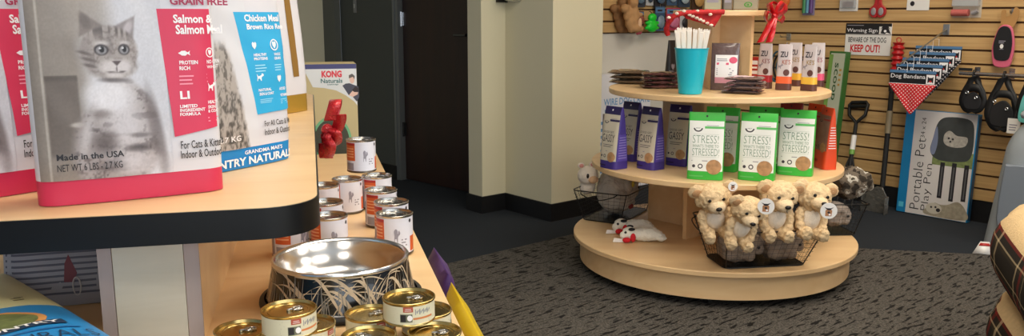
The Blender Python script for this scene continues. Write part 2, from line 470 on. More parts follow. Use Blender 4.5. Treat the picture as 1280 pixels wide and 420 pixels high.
# lower parts of left slat wall and the base strip of the right slat wall
zR0 = onp(1228, 250, PW, NW).z
zg = onp(1030, 26.8, PW, NW).z
zL0 = onp(760, 42, PL, NL).z
STEP = .0762
L0 = PL-E1*.55
wallbox('wall_left_rear', L0, CORN, .1, 0, ZC, m_white, NL)
skirting('baseboard_rear', [(L0, CORN, NL)])
RE = CORN+E2*5.2
wallbox('wall_right', CORN-E1*.001, RE, .1, 0, ZC, m_white, NW)
skirting('baseboard_right', [(CORN, RE, NW)], zR0-.004, .014)
def slats(name, origin, length, rz, z0, z1, phase):
    """horizontal slats, local x along the wall, -y into the room"""
    g = G(); ts = .019
    k = math.floor((z0-phase)/STEP)
    z = phase+k*STEP
    while z < z1:
        a = max(z+.0058, z0); b = min(z+STEP-.0058, z1)
        if b-a > .006:
            g.box(0, length, -ts, 0, a, b, 0)
        z += STEP
    g.box(0, length, -.006, 0, z0, z1, 1)
    o = g.build(name, [m_slat, m_groove], bevel=0, smooth=0); o.location = origin; o.rotation_euler = (0, 0, rz); return struct(o)
slats('trim_2', CORN+NW*.001, 5.15, A-PI/2, zR0, 2.45, zg)
slats('trim_3', L0+NL*.001, (CORN-L0).length-.02, A, zL0, 2.45, zL0+.002)
TS = .020
# ceiling and its lights
g = G(); g.box(-5, 5.5, -4.5, 9, ZC, ZC+.1); struct(g.build('ceiling', M('ceiling_white', (225, 223, 216), .8), smooth=0))
m_diff = M('light_diffuser', (255, 244, 226), .5, emit=LAMP)
for i, (x, y, w) in enumerate(((1.9, 3.6, 'over the aisle before the slat wall'), (1.5, 2.3, 'over the round display'), (1.6, .6, 'over the aisle nearest the windows'), (-.4, -.7, 'over the wooden gondola'), (2.9, 1.9, 'over the dog beds'), (.1, 1.9, 'between the gondola and the round display'))):  # last panel is an added fill that brightens the left of the display
    o = thing('ceiling_light', 'recessed white ceiling light panel '+w, 'ceiling light', (x, y, ZC), A, 'ceiling light panels')
    g = G(); g.box(-.62, .62, -.32, -.3, -.03, -.0005).box(-.62, .62, .3, .32, -.03, -.0005).box(-.62, -.6, -.3, .3, -.03, -.0005).box(.6, .62, -.3, .3, -.03, -.0005); g.build('frame', m_white, o)
    g = G(); g.box(-.599, .599, -.299, .299, -.022, -.012); g.build('diffuser', m_diff, o, smooth=0)
# shop windows behind the camera to the right: daylight comes in here
WC = Vector((1.9, -2.3, 0))
wn = -E2
def wl(a, t, z): return WC+E1*a+E2*t+Vector((0, 0, z))
for nm, a0, a1, z0, z1 in (('wall_front', -3.6, 3.6, 0, .45), ('wall_front_top', -3.6, 3.6, 2.5, ZC), ('wall_front_end', -3.6, -3.0, .45, 2.5), ('wall_front_right', 3.0, 3.6, .45, 2.5)):
    wallbox(nm, wl(a0, 0, 0), wl(a1, 0, 0), .12, z0, z1, m_wall, wn)
for i in range(3):
    a0 = -3+2*i; o = thing('window_%d' % (i+1), 'large shop window with dark frame behind the camera', 'window', wl(a0+1, .06, .45), A); o['kind'] = 'structure'
    g = G(); g.box(-1, -.95, -.04, .04, 0, 2.05).box(.95, 1, -.04, .04, 0, 2.05).box(-.95, .95, -.04, .04, 0, .05).box(-.95, .95, -.04, .04, 2.0, 2.05); g.build('window_frame', m_bpt, o)
    g = G(); g.box(-.95, .95, .0, .006, .05, 2.0); g.build('pane', M('window_glass', (240, 246, 248), .02, trans=1), o, smooth=0)
    l = bpy.data.lights.new('daylight', 'AREA'); l.shape = 'RECTANGLE'; l.size = 1.88; l.size_y = 1.92; l.energy = DAY; l.color = (.86, .93, 1.0)
    lo = bpy.data.objects.new('daylight', l); COL.objects.link(lo); p = wl(a0+1, -.02, 1.475); lo.location = p
    lo.rotation_euler = (PI/2, 0, A+0)   # shines along -E2 turned into the room
    lo.rotation_euler = Vector(wn).to_track_quat('-Z', 'Y').to_euler()
w = bpy.data.worlds.new('World'); SC.world = w; w.use_nodes = True
bg = w.node_tree.nodes['Background']; bg.inputs['Color'].default_value = (.80, .88, 1, 1); bg.inputs['Strength'].default_value = SKY
# silver dome on the wall top (bottom edge of it in view)
p = onp(628, 3, K2, E2)
o = thing('wall_lamp', 'silver dome lamp at the top of the cream wall left of the column', 'lamp', p+E2*.003, 40*PI/180)
g = G(); g.lathe([(.0, .0), (.045, .004), (.07, .02), (.078, .045), (.07, .047), (.0, .04)], 28, T=Matrix.Translation((.0, -.085, 0)) @ Matrix.Rotation(R(14), 4, 'Y')); g.build('dome', m_chrome, o)
g = G(); g.box(-.05, .05, -.02, 0, .0, .09).tube([(0, -.02, .05), (0, -.06, .07), (0, -.085, .04)], .008, 8); g.build('bracket', m_black, o)
TALL = [
 (451, 174, 2, 10, 'white and orange pet food can standing on top of the other tall cans'),
 (434, 223, 1, 6, 'tall pet food can under the stacked one, against the black shelf edge'),
 (471, 219, 1, 30, 'farthest tall pet food can, half hidden beneath the stacked one'),
 (476, 237, 1, 25, 'tall pet food can second from the far end of the outer row'),
 (489, 251.5, 1, 4, 'tall pet food can directly behind the front one at the shelf rim'),
 (493, 266, 1, 0, 'tall pet food can at the front of the outer row, nearest the bowl'),
 (411, 269, 1, 8, 'tall pet food can behind the steel bowl, by the shelf corner'),
 (407, 252, 1, 20, 'tall pet food can behind the bowl-side one, mostly hidden by the shelf corner'),
 (362, 269, 1, 35, 'tall pet food can under the shelf corner with only its foot showing'),
 (404, 231, 1, 15, 'tall pet food can peeping out between the shelf edge and the can pyramid'),
]
SMALL = [
 (511, 371, 2, 4, 'small gold and cream can on top of the right-hand pile, pull tab at the right'),
 (361, 386, 2, 20, 'small gold and cream can on top of the left-hand pile, before the bowl'),
 (302, 411, 1, 10, 'small gold can at the far left of the pile beside the wooden panel'),
 (386, 404, 1, 60, 'small gold can half under the left upper can, right of it'),
 (463, 391, 1, 30, 'small gold can behind the right-hand pile, nearest the bowl'),
 (461, 419, 1, 160, 'small gold can at the bottom edge of the picture, left of the right-hand pile'),
 (533, 387, 1, 100, 'small gold can behind the right upper can, nearest the shelf rim'),
 (543, 414, 1, 12, 'small gold can below the right upper can, closest to the yellow bag'),
 (335, 441, 1, 40, 'small can under the left upper can, its front cut by the picture edge'),
]
# ================================================================== THE GONDOLA IN THE FOREGROUND
GR = R(13.34); GA = Vector((-math.sin(GR), math.cos(GR), 0)); GX = Vector((math.cos(GR), math.sin(GR), 0))
ZU = E-.27; ZB = E-.49; LIFT = .0012; TU = .046
GC = (-.267, 2.0)
def gw(lat, lon, z=0): return GX*lat+GA*lon+Vector((0, 0, z))
def gl(lat, lon): return (lat-GC[0], lon-GC[1])
go = thing('gondola_shelf', 'maple gondola shelf with thick black-edged top shelf, stacked with bags and cans', 'shelf', gw(*GC), GR)
def rounded(x0, x1, y0, y1, r, n=10):
    out = []
    for cx, cy, a in ((x1-r, y0+r, -PI/2), (x1-r, y1-r, 0), (x0+r, y1-r, PI/2), (x0+r, y0+r, PI)):
        for i in range(n+1):
            q = a+PI/2*i/n; out.append((cx+r*math.cos(q), cy+r*math.sin(q)))
    return out
m_edge = M('black_edging', (10, 11, 13), .32)
x0, y0 = gl(-.538, 1.22); x1, y1 = gl(.003, 3.08)
op = rounded(x0, x1, y0, y1, .085); ip = rounded(x0+.003, x1-.003, y0+.003, y1-.003, .082)
g = G(); g.prism(ip, ZU-TU, ZU); us = g.build('upper_shelf', m_maple, go)
g = G(); n = len(op)
vs = [(p[0], p[1], ZU-TU) for p in op]+[(p[0], p[1], ZU-.0005) for p in op]+[(p[0], p[1], ZU-TU) for p in ip]+[(p[0], p[1], ZU-.0005) for p in ip]
fs = []
for i in range(n):
    j = (i+1) % n; fs += [(i, j, n+j, n+i), (n+i, n+j, 3*n+j, 3*n+i), (2*n+j, 2*n+i, 3*n+i, 3*n+j), (i, 2*n+i, 2*n+j, j)]
g.add(vs, fs); eb = g.build('edge_band', m_edge, us); eb['label'] = 'glossy black edge band'
bx0, by0 = gl(-.75, 1.02); bx1, by1 = gl(.215, 3.06)
g = G(); g.prism(rounded(bx0, bx1, by0, by1, .012, 4), ZB-.028, ZB); g.build('base_shelf', m_maple, go, bevel=.002)
m_panel = wood('pale_panel', (184, 178, 162), (198, 192, 176), (3, 3, 30), .5, .6); m_strip = wood('grey_pink_strip', (150, 136, 132), (164, 150, 146), (20, 20, 3), .5, .5)
sx0, sy0 = gl(-.316, 1.29); sx1, sy1 = gl(-.176, 3.0)
g = G(); g.box(sx0+.004, sx1, sy0+.004, sy1, ZB, ZU-TU); g.build('spine_panel', m_maple, go)
g = G(); g.box(sx0+.02, sx1-.022, sy0, sy0+.004, ZB, ZU-TU); g.build('end_panel', m_panel, go)['label'] = 'pale grey end panel'
g = G(); g.box(sx0, sx0+.019, sy0-.001, sy0+.004, ZB, ZU-TU); g.build('end_strip', m_strip, go)
g = G(); g.box(sx1-.021, sx1, sy0-.001, sy0+.004, ZB, ZU-TU); g.build('end_strip', m_strip, go)
px0, py0 = gl(-.70, 1.12); px1, py1 = gl(.165, 2.98)
g = G(); g.box(px0, px1, py0, py1, 0, ZB-.028); g.build('plinth', m_maple, go)
# ---------------------------------------------------------------- cat food bags
m_bagw = M('bag_white', (216, 215, 222), .42, bump=(34, .10, .004))
m_red = M('bag_red', (204, 46, 82), .40, bump=(34, .12, .004)); m_redp = M('print_red', (218, 54, 90), .45)
m_blue = M('bag_blue', (24, 134, 204), .40, bump=(34, .12, .004)); m_bluep = M('print_blue', (46, 172, 224), .45)
m_pw = M('print_white', (246, 244, 246), .5); m_pk = M('print_black', (34, 32, 38), .5); m_pwine = M('print_wine', (172, 52, 88), .5)
m_gold = M('bag_gold', (176, 140, 54), .35, .3)
m_attr = attr_mat('printed_photo', .45)
W, H, Dp = .258, .43, .09
def bag_frame(pL, pR):              # bottom front corners on the shelf -> location and turn
    a = Vector((pL.x, pL.y, 0)); b = Vector((pR.x, pR.y, 0)); d = (b-a).normalized()
    nrm = Vector((d.y, -d.x, 0))
    if nrm.y > 0: nrm = -nrm
    c = (a+b)/2-nrm*(Dp/2*.93)
    return c, math.atan2(d.y, d.x), nrm
def local_fn(loc, rz, y):           # pixel -> (x, z) on the bag's front plane
    n = Vector((math.sin(rz), -math.cos(rz), 0)); X = Vector((math.cos(rz), math.sin(rz), 0)); P = loc+n*(-y)
    def f(px, py):
        q = onp(px, py, P, n)-loc
        return (q.dot(X), q.z)
    return f
def sm(a, b, x): t = np.clip((x-a)/(b-a), 0, 1); return t*t*(3-2*t)
_rng = np.random.RandomState(3)
def vnoise(x, y, s, seed=0):        # smooth value noise, vectorised
    r = np.random.RandomState(seed).rand(64, 64)
    X = x/s; Y = y/s; i = np.floor(X).astype(int); j = np.floor(Y).astype(int); u = X-i; v = Y-j; u = u*u*(3-2*u); v = v*v*(3-2*v)
    g = lambda a, b: r[a % 64, b % 64]
    return (g(i, j)*(1-u)+g(i+1, j)*u)*(1-v)+(g(i, j+1)*(1-u)+g(i+1, j+1)*u)*v
def ell(x, y, cx, cy, rx, ry, soft=.25, ang=0):
    c, s = math.cos(ang), math.sin(ang); X = ((x-cx)*c+(y-cy)*s)/rx; Y = (-(x-cx)*s+(y-cy)*c)/ry
    return 1-sm(1-soft, 1+soft, np.sqrt(X*X+Y*Y))
def tri(x, y, pts, soft=2.0):
    out = None
    for k in range(3):
        (x1, y1), (x2, y2) = pts[k], pts[(k+1) % 3]; L = math.hypot(x2-x1, y2-y1)
        d = ((x2-x1)*(y-y1)-(y2-y1)*(x-x1))/L
        out = d if out is None else np.minimum(out, d)
    return sm(-soft, soft, out)
def cat_art(x, y):                  # a photograph of a tabby kitten, printed in grey; x right, y down, about 200 x 225 units
    def put(c, col, a): return c*(1-a[..., None])+np.array(col, float)*a[..., None]
    c = np.ones(x.shape+(3,))*np.array([216, 216, 224.])
    c = put(c, (148, 138, 130), 1-sm(90, 124, x+6*vnoise(x, y, 20, 4)))
    c = put(c, (164, 155, 148), (1-sm(120, 156, x))*sm(50, 96, x)*(1-sm(30, 60, y))*.85)
    c = put(c, (112, 101, 94), (sm(50, 53, x)-sm(90, 94, x))*sm(93, 96, y)*(1-sm(186, 198, y)))
    c = put(c, (92, 82, 76), (sm(50, 52, x)-sm(91, 93, x))*sm(92, 94, y)*(1-sm(96, 103, y))*.8)
    c = put(c, (196, 188, 178), (sm(46, 48, x)-sm(49, 51, x))*.8)
    c = put(c, (204, 197, 190), ell(x, y, 88, 154, 9, 3, .5)*.8)
    fur = (vnoise(x*1.0, y*1.9, 7, 1)*.55+vnoise(x*1.3, y*1.3, 3, 2)*.45)
    # body
    bd = np.clip(ell(x, y, 146, 168, 47, 68, .10)+ell(x, y, 120, 190, 40, 55, .2), 0, 1)
    c = put(c, (172, 163, 163), bd)
    stripe = sm(.50, .66, vnoise(x*.55+y*.12, y*1.5, 11, 5)*.65+fur*.35)
    c = put(c, (104, 94, 94), bd*stripe*.8)
    c = put(c, (98, 88, 88), bd*sm(.62, .78, fur)*.55)
    c = put(c, (112, 102, 103), (ell(x, y, 190, 168, 9, 52, .5, -.14))*.75)
    c = put(c, (232, 230, 236), ell(x, y, 133, 120, 30, 22, .55))
    c = put(c, (222, 219, 226), ell(x, y, 150, 160, 24, 30, .8)*.75)
    c = put(c, (120, 110, 108), ell(x, y, 118, 142, 12, 5, .8)*.7)
    c = put(c, (92, 82, 82), ell(x, y, 120, 178, 15, 13, .8)*.8); c = put(c, (206, 200, 202), ell(x, y, 98, 168, 5, 26, .8, .3)*.7)
    c = put(c, (80, 72, 74), ell(x, y, 164, 188, 17, 4.5, .6)*.8); c = put(c, (92, 84, 86), ell(x, y, 168, 171, 13, 3, .6)*.6)
    c = put(c, (214, 210, 216), ell(x, y, 160, 206, 34, 14, .5)*.8)
    c = put(c, (110, 102, 104), ell(x, y, 124, 208, 20, 8, .6)*.6)
    # ears
    c = put(c, (136, 126, 122), tri(x, y, [(99, 46), (103, 15), (133, 34)])); c = put(c, (108, 98, 95), ell(x, y, 108, 27, 6, 10, .5, -.4)*.7)
    c = put(c, (150, 142, 144), tri(x, y, [(144, 34), (173, 21), (168, 54)])); c = put(c, (206, 198, 204), ell(x, y, 163, 36, 5, 10, .5, .5)*.85)
    # head
    hd = np.clip(ell(x, y, 136, 64, 37, 31, .09)+ell(x, y, 138, 82, 32, 18, .2), 0, 1)
    c = put(c, (172, 163, 160), hd)
    c = put(c, (128, 118, 115), hd*sm(.5, .7, fur)*.6)
    c = put(c, (96, 87, 86), hd*(1-sm(36, 56, y))*sm(.35, .6, vnoise((x-138)*1.5, y*.25, 5, 9))*.85)
    c = put(c, (150, 140, 138), hd*(1-sm(104, 122, x))*.6)
    for k, (cx, cy) in enumerate(((108, 74), (110, 82), (104, 66))): c = put(c, (98, 88, 86), ell(x, y, cx, cy, 9, 1.9, .6, .25)*.75)
    c = put(c, (96, 88, 88), ell(x, y, 137, 56, 4, 12, .8)*.35)
    c = put(c, (222, 216, 218), ell(x, y, 127, 55, 9, 3, .7)*.7); c = put(c, (222, 216, 218), ell(x, y, 157, 55, 7, 3, .7)*.7)
    for ex, w in ((126, 9.3), (155.5, 7.6)):
        c = put(c, (52, 46, 48), ell(x, y, ex, 62.5, w, 6.8, .2)); c = put(c, (150, 148, 152), ell(x, y, ex, 63, w*.76, 5.2, .2))
        c = put(c, (24, 22, 26), ell(x, y, ex+.6, 62, w*.36, 4.0, .25)); c = put(c, (240, 240, 245), ell(x, y, ex-1.6, 60.5, 1.5, 1.2, .4))
    c = put(c, (214, 207, 208), ell(x, y, 137, 84, 15, 9, .5)); c = put(c, (216, 209, 211), ell(x, y, 153, 84, 11, 9, .5))
    c = put(c, (92, 80, 82), tri(x, y, [(138, 76.5), (151, 76.5), (144.5, 83)], .8)); c = put(c, (70, 62, 64), ell(x, y, 144, 87, .9, 3.4, .5)*.8)
    c = put(c, (88, 79, 80), ell(x, y, 140, 91, 8.5, 1.4, .5, .1)*.8); c = put(c, (88, 79, 80), ell(x, y, 150, 90.5, 5, 1.3, .5, -.15)*.8)
    c = put(c, (212, 205, 206), ell(x, y, 142, 95, 11, 4, .5)*.9); c = put(c, (84, 76, 78), ell(x, y, 139, 100.5, 17, 2.8, .7, .03)*.7)
    c *= (.93+.06*vnoise(x, y, 2.0, 12))[..., None]
    return np.clip(c, 0, 255)
def art_panel(parent, S, x0, x1, z0, z1, fn, nx, nz, name='photo_print', off=.0004):
    g = G(); g.grid(lambda u, v: S(x0+(x1-x0)*u, z0+(z1-z0)*v, off), nx, nz)
    o = g.build(name, m_attr, parent, smooth=60)
    U, V = np.meshgrid(np.linspace(0, 1, nx+1), np.linspace(0, 1, nz+1))
    c = fn(x0+(x1-x0)*U, z0+(z1-z0)*V)/255.0
    c = np.where(c <= .04045, c/12.92, ((c+.055)/1.055)**2.4)
    at = o.data.color_attributes.new('print', 'FLOAT_COLOR', 'POINT')
    buf = np.ones((c.shape[0]*c.shape[1], 4), dtype=np.float32); buf[:, :3] = c.reshape(-1, 3); at.data.foreach_set('color', buf.ravel())
    return o
def catfood(label, pL, pR, pal, rec, group=None):
    loc, rz, n = bag_frame(pL, pR); loc.z = ZU+LIFT
    ob = thing('cat_food_bag', label, 'bag', loc, rz)
    zband = .036
    mats = [m_bagw, pal['bag']]
    kw = dict(top=.16, wr=.0035, seed=pal['seed'], bulge=.18, taper=-.0)
    _, S, _ = bag_body('bag_body', ob, W, H, Dp, mats, zs(H, .01, zband), lambda z, s: 1 if z < zband else 0, n=5, seg=60, **kw)
    S0 = S
    return ob, (lambda x, z, off: S0(x, z, off+.0016)), local_fn(loc, rz, -Dp/2*1.0)
# the red salmon bag
oR, S, px = catfood('white cat food bag with kitten photo and pink-red panel, foremost on the top shelf', onz(48, 261, ZU), onz(283, 238, ZU), dict(bag=m_red, seed=1), 'salmon')
w2 = W/2-.002
ixy = None
def affine(pf, ax, ay, bx, by):      # art units from local metres, using two landmarks of the print
    (xa, za), (xb, zb) = pf(ax, ay), pf(bx, by)
    kx = (bx-ax)/(xb-xa)
    return xa, kx
A0 = px(50, 60); A1 = px(155, 62); A2 = px(125, 205); A3 = px(126, 62)
def art_red(x, z):
    ax = 50+(x-A0[0])*(155-50)/(A1[0]-A0[0]); ay = 62+(A3[1]-z)*(205-62)/(A3[1]-A2[1])
    return cat_art(ax, ay-(ax-125)*.0)
pl0 = px(204, 60)[0]
art_panel(oR, S, -w2+.004, pl0+.002, .0362, .40, art_red, 150, 230)
pr = Print(S)
ptop = px(240, 11)[1]; pbL = px(216, 171); pbR = px(280, 158)
xr = w2-.004
pr.quad((pl0+.007, pbL[1]), (xr, pbR[1]), (xr, ptop), (pl0-.004, ptop), m_redp, .0006, 14, 20)
tx = pr
def T(pf, s, x0, yT, x1, yB, m, bold=.0, prn=None, off=.0014):
    a = pf(x0, yB); b = pf(x1, yT); zl = pf(x0, yT)[1]
    (prn or tx).text(s, a[0], a[1], b[0], zl, m, off, bold)
T(px, 'GRAIN FREE', 214, -4, 290, 6, m_pwine, .03)
T(px, 'Salmon &', 218, 18, 268, 29, m_pw, .03); T(px, 'Salmon Meal', 221, 31, 283, 43, m_pw, .03)
c = px(231, 67); icon(tx, FISH, c[0], c[1], .017, .012, m_pw, .0014)
c = px(264, 66); tx.ring(c[0], c[1], .006, .0075, .2, m_pw, .0014); icon(tx, DROP, c[0], c[1], .006, .009, m_pw, .0014)
T(px, 'PROTEIN', 225, 76, 248, 81, m_pw, .03); T(px, 'RICH', 225, 83, 238, 88, m_pw, .03)
T(px, 'NO CORN', 260, 75, 279, 80, m_pw, .03); T(px, 'WHEAT', 260, 82, 278, 86, m_pw, .02)
a = px(225, 106); b = px(244, 91); tx.lines(a[0], a[1], b[0], b[1], 3, M('print_pink', (250, 160, 180), .5), .0014, .35)
a = px(260, 103); b = px(277, 89); tx.lines(a[0], a[1], b[0], b[1], 3, M('print_pink', (250, 160, 180), .5), .0014, .35)
T(px, 'LI', 225.5, 114, 237, 124, m_pw, .03); c = px(267, 114); icon(tx, CAT, c[0], c[1], .0125, .0135, m_pw, .0014)
T(px, 'LIMITED', 225, 131, 247, 135, m_pw, .03); T(px, 'INGREDIENT', 225, 136, 257, 140, m_pw, .03); T(px, 'FORMULA', 225, 141, 251, 145, m_pw, .03)
T(px, 'HEALTHY', 261, 126, 278, 130, m_pw, .03); T(px, 'SKIN', 261, 132, 271, 136, m_pw, .03); T(px, '& COAT', 261, 137, 276, 141, m_pw, .03)
a = px(261, 152); b = px(277, 143); tx.lines(a[0], a[1], b[0], b[1], 2, M('print_pink', (250, 160, 180), .5), .0014, .35)
T(px, 'For Cats & Kittens', 226, 176, 284, 186, m_pk, .01); T(px, 'Indoor & Outdoor', 226, 188, 282, 198, m_pk, .01)
T(px, 'Made in the USA', 71, 193, 155, 201, m_pk, .02); T(px, 'NET WT 6 LBS - 2.7 KG', 72, 206, 153, 215, m_pk, .0)
tx.build('front_print', oR, 'pink-red recipe panel and lettering')
# same kind of bag, at the left edge of the picture
rz2 = R(51)
n2 = Vector((math.sin(rz2), -math.cos(rz2), 0)); X2 = Vector((math.cos(rz2), math.sin(rz2), 0))
pq = onp(13, 150, Vector((-.748, 1.268, 0)), n2); pq.z = 0
loc2 = pq-X2*pl0-n2*(Dp/2*1.05)
loc2.z = ZU+LIFT
dup(oR, 'red-panelled cat food bag behind the kitten bag, leftmost on the top shelf', loc2, rz2)
# the blue chicken bag
oB, S, px = catfood('white cat food bag with sky-blue chicken and rice panel, second from the shelf corner', onz(368, 197.5, ZU)-(onz(368, 197.5, ZU)-onz(283, 214.5, ZU)).normalized()*W, onz(368, 197.5, ZU), dict(bag=m_blue, seed=5), 'chicken')
A0 = px(258, 60); A1 = px(313, 120)
def art_blue(x, z):
    P0 = px(312, 195); P1 = px(284, 60)
    ax = (x-P1[0])/(P0[0]-P1[0]); ay = (P1[1]-z)/(P1[1]-P0[1])      # 0..1 across the visible strip
    c = np.ones(x.shape+(3,))*np.array([216, 217, 224.])
    edge = .08+.95*np.clip(ay, 0, 1)**.75
    a = (1-sm(edge-.18, edge+.12, ax+.1*(vnoise(ax*10, ay*26, 1, 4)-.5)))*sm(-.1, .05, ay)
    fur = vnoise(ax*9, ay*30, 1.2, 8)*.6+vnoise(ax*22, ay*60, 1, 3)*.4
    col = 176-70*sm(.45, .7, fur)-25*sm(.3, .9, ay)*(fur > .4)
    return c*(1-a[..., None])+(col[..., None]*np.array([1, .96, .93]))*a[..., None]
art_panel(oB, S, -w2+.004, px(318, 100)[0], .0362, .40, art_blue, 110, 150)
pr = Print(S)
lx = px(302, 60)[0]; pt = px(330, 15)[1]; bL = px(321, 143); bR = px(366, 135)
xr = w2-.003
pr.quad((bL[0]-.001, bL[1]), (xr, bR[1]), (xr, pt), (lx-.003, pt), m_bluep, .0006, 14, 20)
tx = pr
T(px, 'Chicken Meal &', 311, 18, 364, 27, m_pw, .03); T(px, 'Brown Rice Recipe', 313, 30, 369, 39, m_pw, .03)
for (u, v, ic) in ((320, 57, DROP), (346, 56, DROP), (362, 58, DROP), (326, 101, CAT), (350, 98, DROP), (365, 96, DROP)):
    c = px(u, v); icon(tx, ic, c[0], c[1], .017 if ic is CAT else .013, .0135, m_pw, .0014)
c = px(346, 56); tx.ring(c[0], c[1], .011, .0105, .2, m_pw, .0015)
for (s, x, y, w) in (('HEALTHY', 319, 67, 16), ('PROTEINS', 319, 72, 17), ('WHOLE', 345, 66, 9), ('GRAIN', 345, 71, 9), ('OMEGA', 360, 65, 7), ('FATTY', 360, 70, 7), ('NATURAL', 323, 111, 17), ('SKIN & COAT', 324, 116, 19), ('ADDED', 350, 109, 9), ('VITAMINS', 351, 117, 12)):
    T(px, s, x, y, x+w, y+3.6, m_pw, .03)
ml = M('print_pale_blue', (170, 228, 246), .5)
for (x0, y0, x1, y1) in ((320, 78, 336, 90), (345, 78, 355, 88), (325, 121, 343, 129), (351, 121, 362, 129)):
    a = px(x0, y1); b = px(x1, y0); tx.lines(a[0], a[1], b[0], b[1], 3, ml, .0014, .35)
T(px, 'For All Cats & Kittens', 329, 151, 372, 158, m_pk, .01); T(px, 'Indoor & Outdoor', 329, 161, 366, 169, m_pk, .01)
T(px, '2.7 KG', 272, 173, 299, 180, m_pw, .01)
tx.text("GRANDMA MAE'S", px(304, 188)[0], .024, px(352, 188)[0], .0315, m_pw, .0014, .02)
tx.text('COUNTRY NATURALS', px(240, 205)[0], .005, px(368, 195)[0], .020, m_pw, .0014, .03)
tx.build('front_print', oB, 'sky-blue recipe panel and lettering')
# third bag behind it: white with gold gusset and foot
pC = onz(391, 134, ZU); pA = onz(383, 138, ZU)
d3 = (oB.location-oR.location); d3.z = 0
rz3 = oB.rotation_euler.z+R(6)
g3 = thing('cat_food_bag', 'white bag with gold gusset and gold foot standing behind the blue-panelled bag', 'bag', onz(368, 141, ZU)+GX*(-.06)+Vector((0, 0, LIFT)), rz3)
bag_body('bag_body', g3, .22, .42, .10, [m_bagw, m_gold], zs(.42, .012, .05), lambda z, s: 1 if z < .05 or s == 'left' else 0, n=6, seg=48, top=.16, wr=.003, seed=9, bulge=.1)
_, S3, SD3, _ = bag_surface(.22, .42, .10, n=6, top=.16, wr=.003, seed=9, bulge=.1)
pr = Print(S3)
q3 = local_fn(g3.location, rz3, -.05); pr.rect(q3(364, 30)[0], .10, min(.105, q3(371.5, 30)[0]), .36, M('print_brown', (140, 104, 44), .5), .0012, 8, 12); pr.build('recipe_panel', g3)
sd = Print(lambda x, z, off: SD3(x, z, off)); sd.rect(-.7, .06, .7, .36, M('print_lilac', (196, 190, 204), .5), .0007, 6, 14); sd.build('side_print', g3)
# ---------------------------------------------------------------- steel bowl with a reed pattern
bp = onz(428, 373, ZB)
bo = thing('pet_bowl', 'large steel pet bowl in a black stand painted with tan reed leaves', 'bowl', (bp.x, bp.y, ZB+LIFT), GR)
BR, RR, BH = .140, .117, .078
m_steel = M('polished_steel', (222, 222, 224), .2, 1); m_gloss = M('gloss_black', (12, 12, 14), .22, coat=.4); m_rub = M('rubber', (16, 15, 16), .6)
g = G(); g.lathe([(0, .020), (.05, .020), (.074, .025), (.090, .038), (.101, .058), (.107, BH-.004), (.111, BH), (.116, BH+.0015), (RR+.001, BH-.001), (RR, BH-.006), (.110, BH-.006), (.104, .05), (.09, .02), (0, .008)], 64); g.build('steel_bowl', m_steel, bo, smooth=60)
def shell_r(z): t = z/BH; return RR-.001+(BR-.008-RR)*(1-t)**1.5
g = G(); g.lathe([(shell_r(z), z) for z in (BH-.005, .06, .045, .03, .018, .009)]+[(BR-.004, .006)], 64); g.build('outer_shell', m_gloss, bo, smooth=60)
g = G(); g.lathe([(.09, 0), (BR-.002, 0), (BR+.001, .004), (BR, .009), (BR-.008, .012)], 64); g.build('rubber_ring', m_rub, bo, smooth=60)
m_reed = M('reed_tan', (188, 168, 140), .5, vary=.18, vscale=60); m_reed2 = M('reed_grey', (120, 116, 108), .5)
g = G(); rn = random.Random(11)
def blade(a0, a1, z0, z1, w, bow, mi):
    k = 14; vs = []
    for i in range(k+1):
        t = i/k; a = a0+(a1-a0)*t; z = z0+(z1-z0)*(t+bow*math.sin(PI*t)); z = min(max(z, .012), BH-.007)
        ww = w*(.35+.65*math.sin(PI*min(1, t*.9+.1)))
        for s in (-1, 1):
            aa = a+s*ww/.13*.7; zz = min(max(z+s*ww*.35, .011), BH-.006); r = shell_r(zz)+.0007+.0002*mi
            vs.append((r*math.cos(aa), r*math.sin(aa), zz))
    g.add(vs, [(2*i, 2*i+1, 2*i+3, 2*i+2) for i in range(k)], mi)
for i in range(120): a = rn.uniform(0, 2*PI); blade(a, a+rn.uniform(-.05, .05), .012, rn.uniform(.03, BH), .0012, 0, 1)
for i in range(95):
    a = rn.uniform(0, 2*PI); s = rn.choice((-1, 1)); blade(a, a+s*rn.uniform(.15, .8), rn.uniform(.008, .02), rn.uniform(.045, BH), rn.uniform(.0018, .0042), rn.uniform(-.1, .7), 0)
rp = g.build('reed_pattern', [m_reed, m_reed2], bo, smooth=60); rp['label'] = 'tan reed leaf pattern'
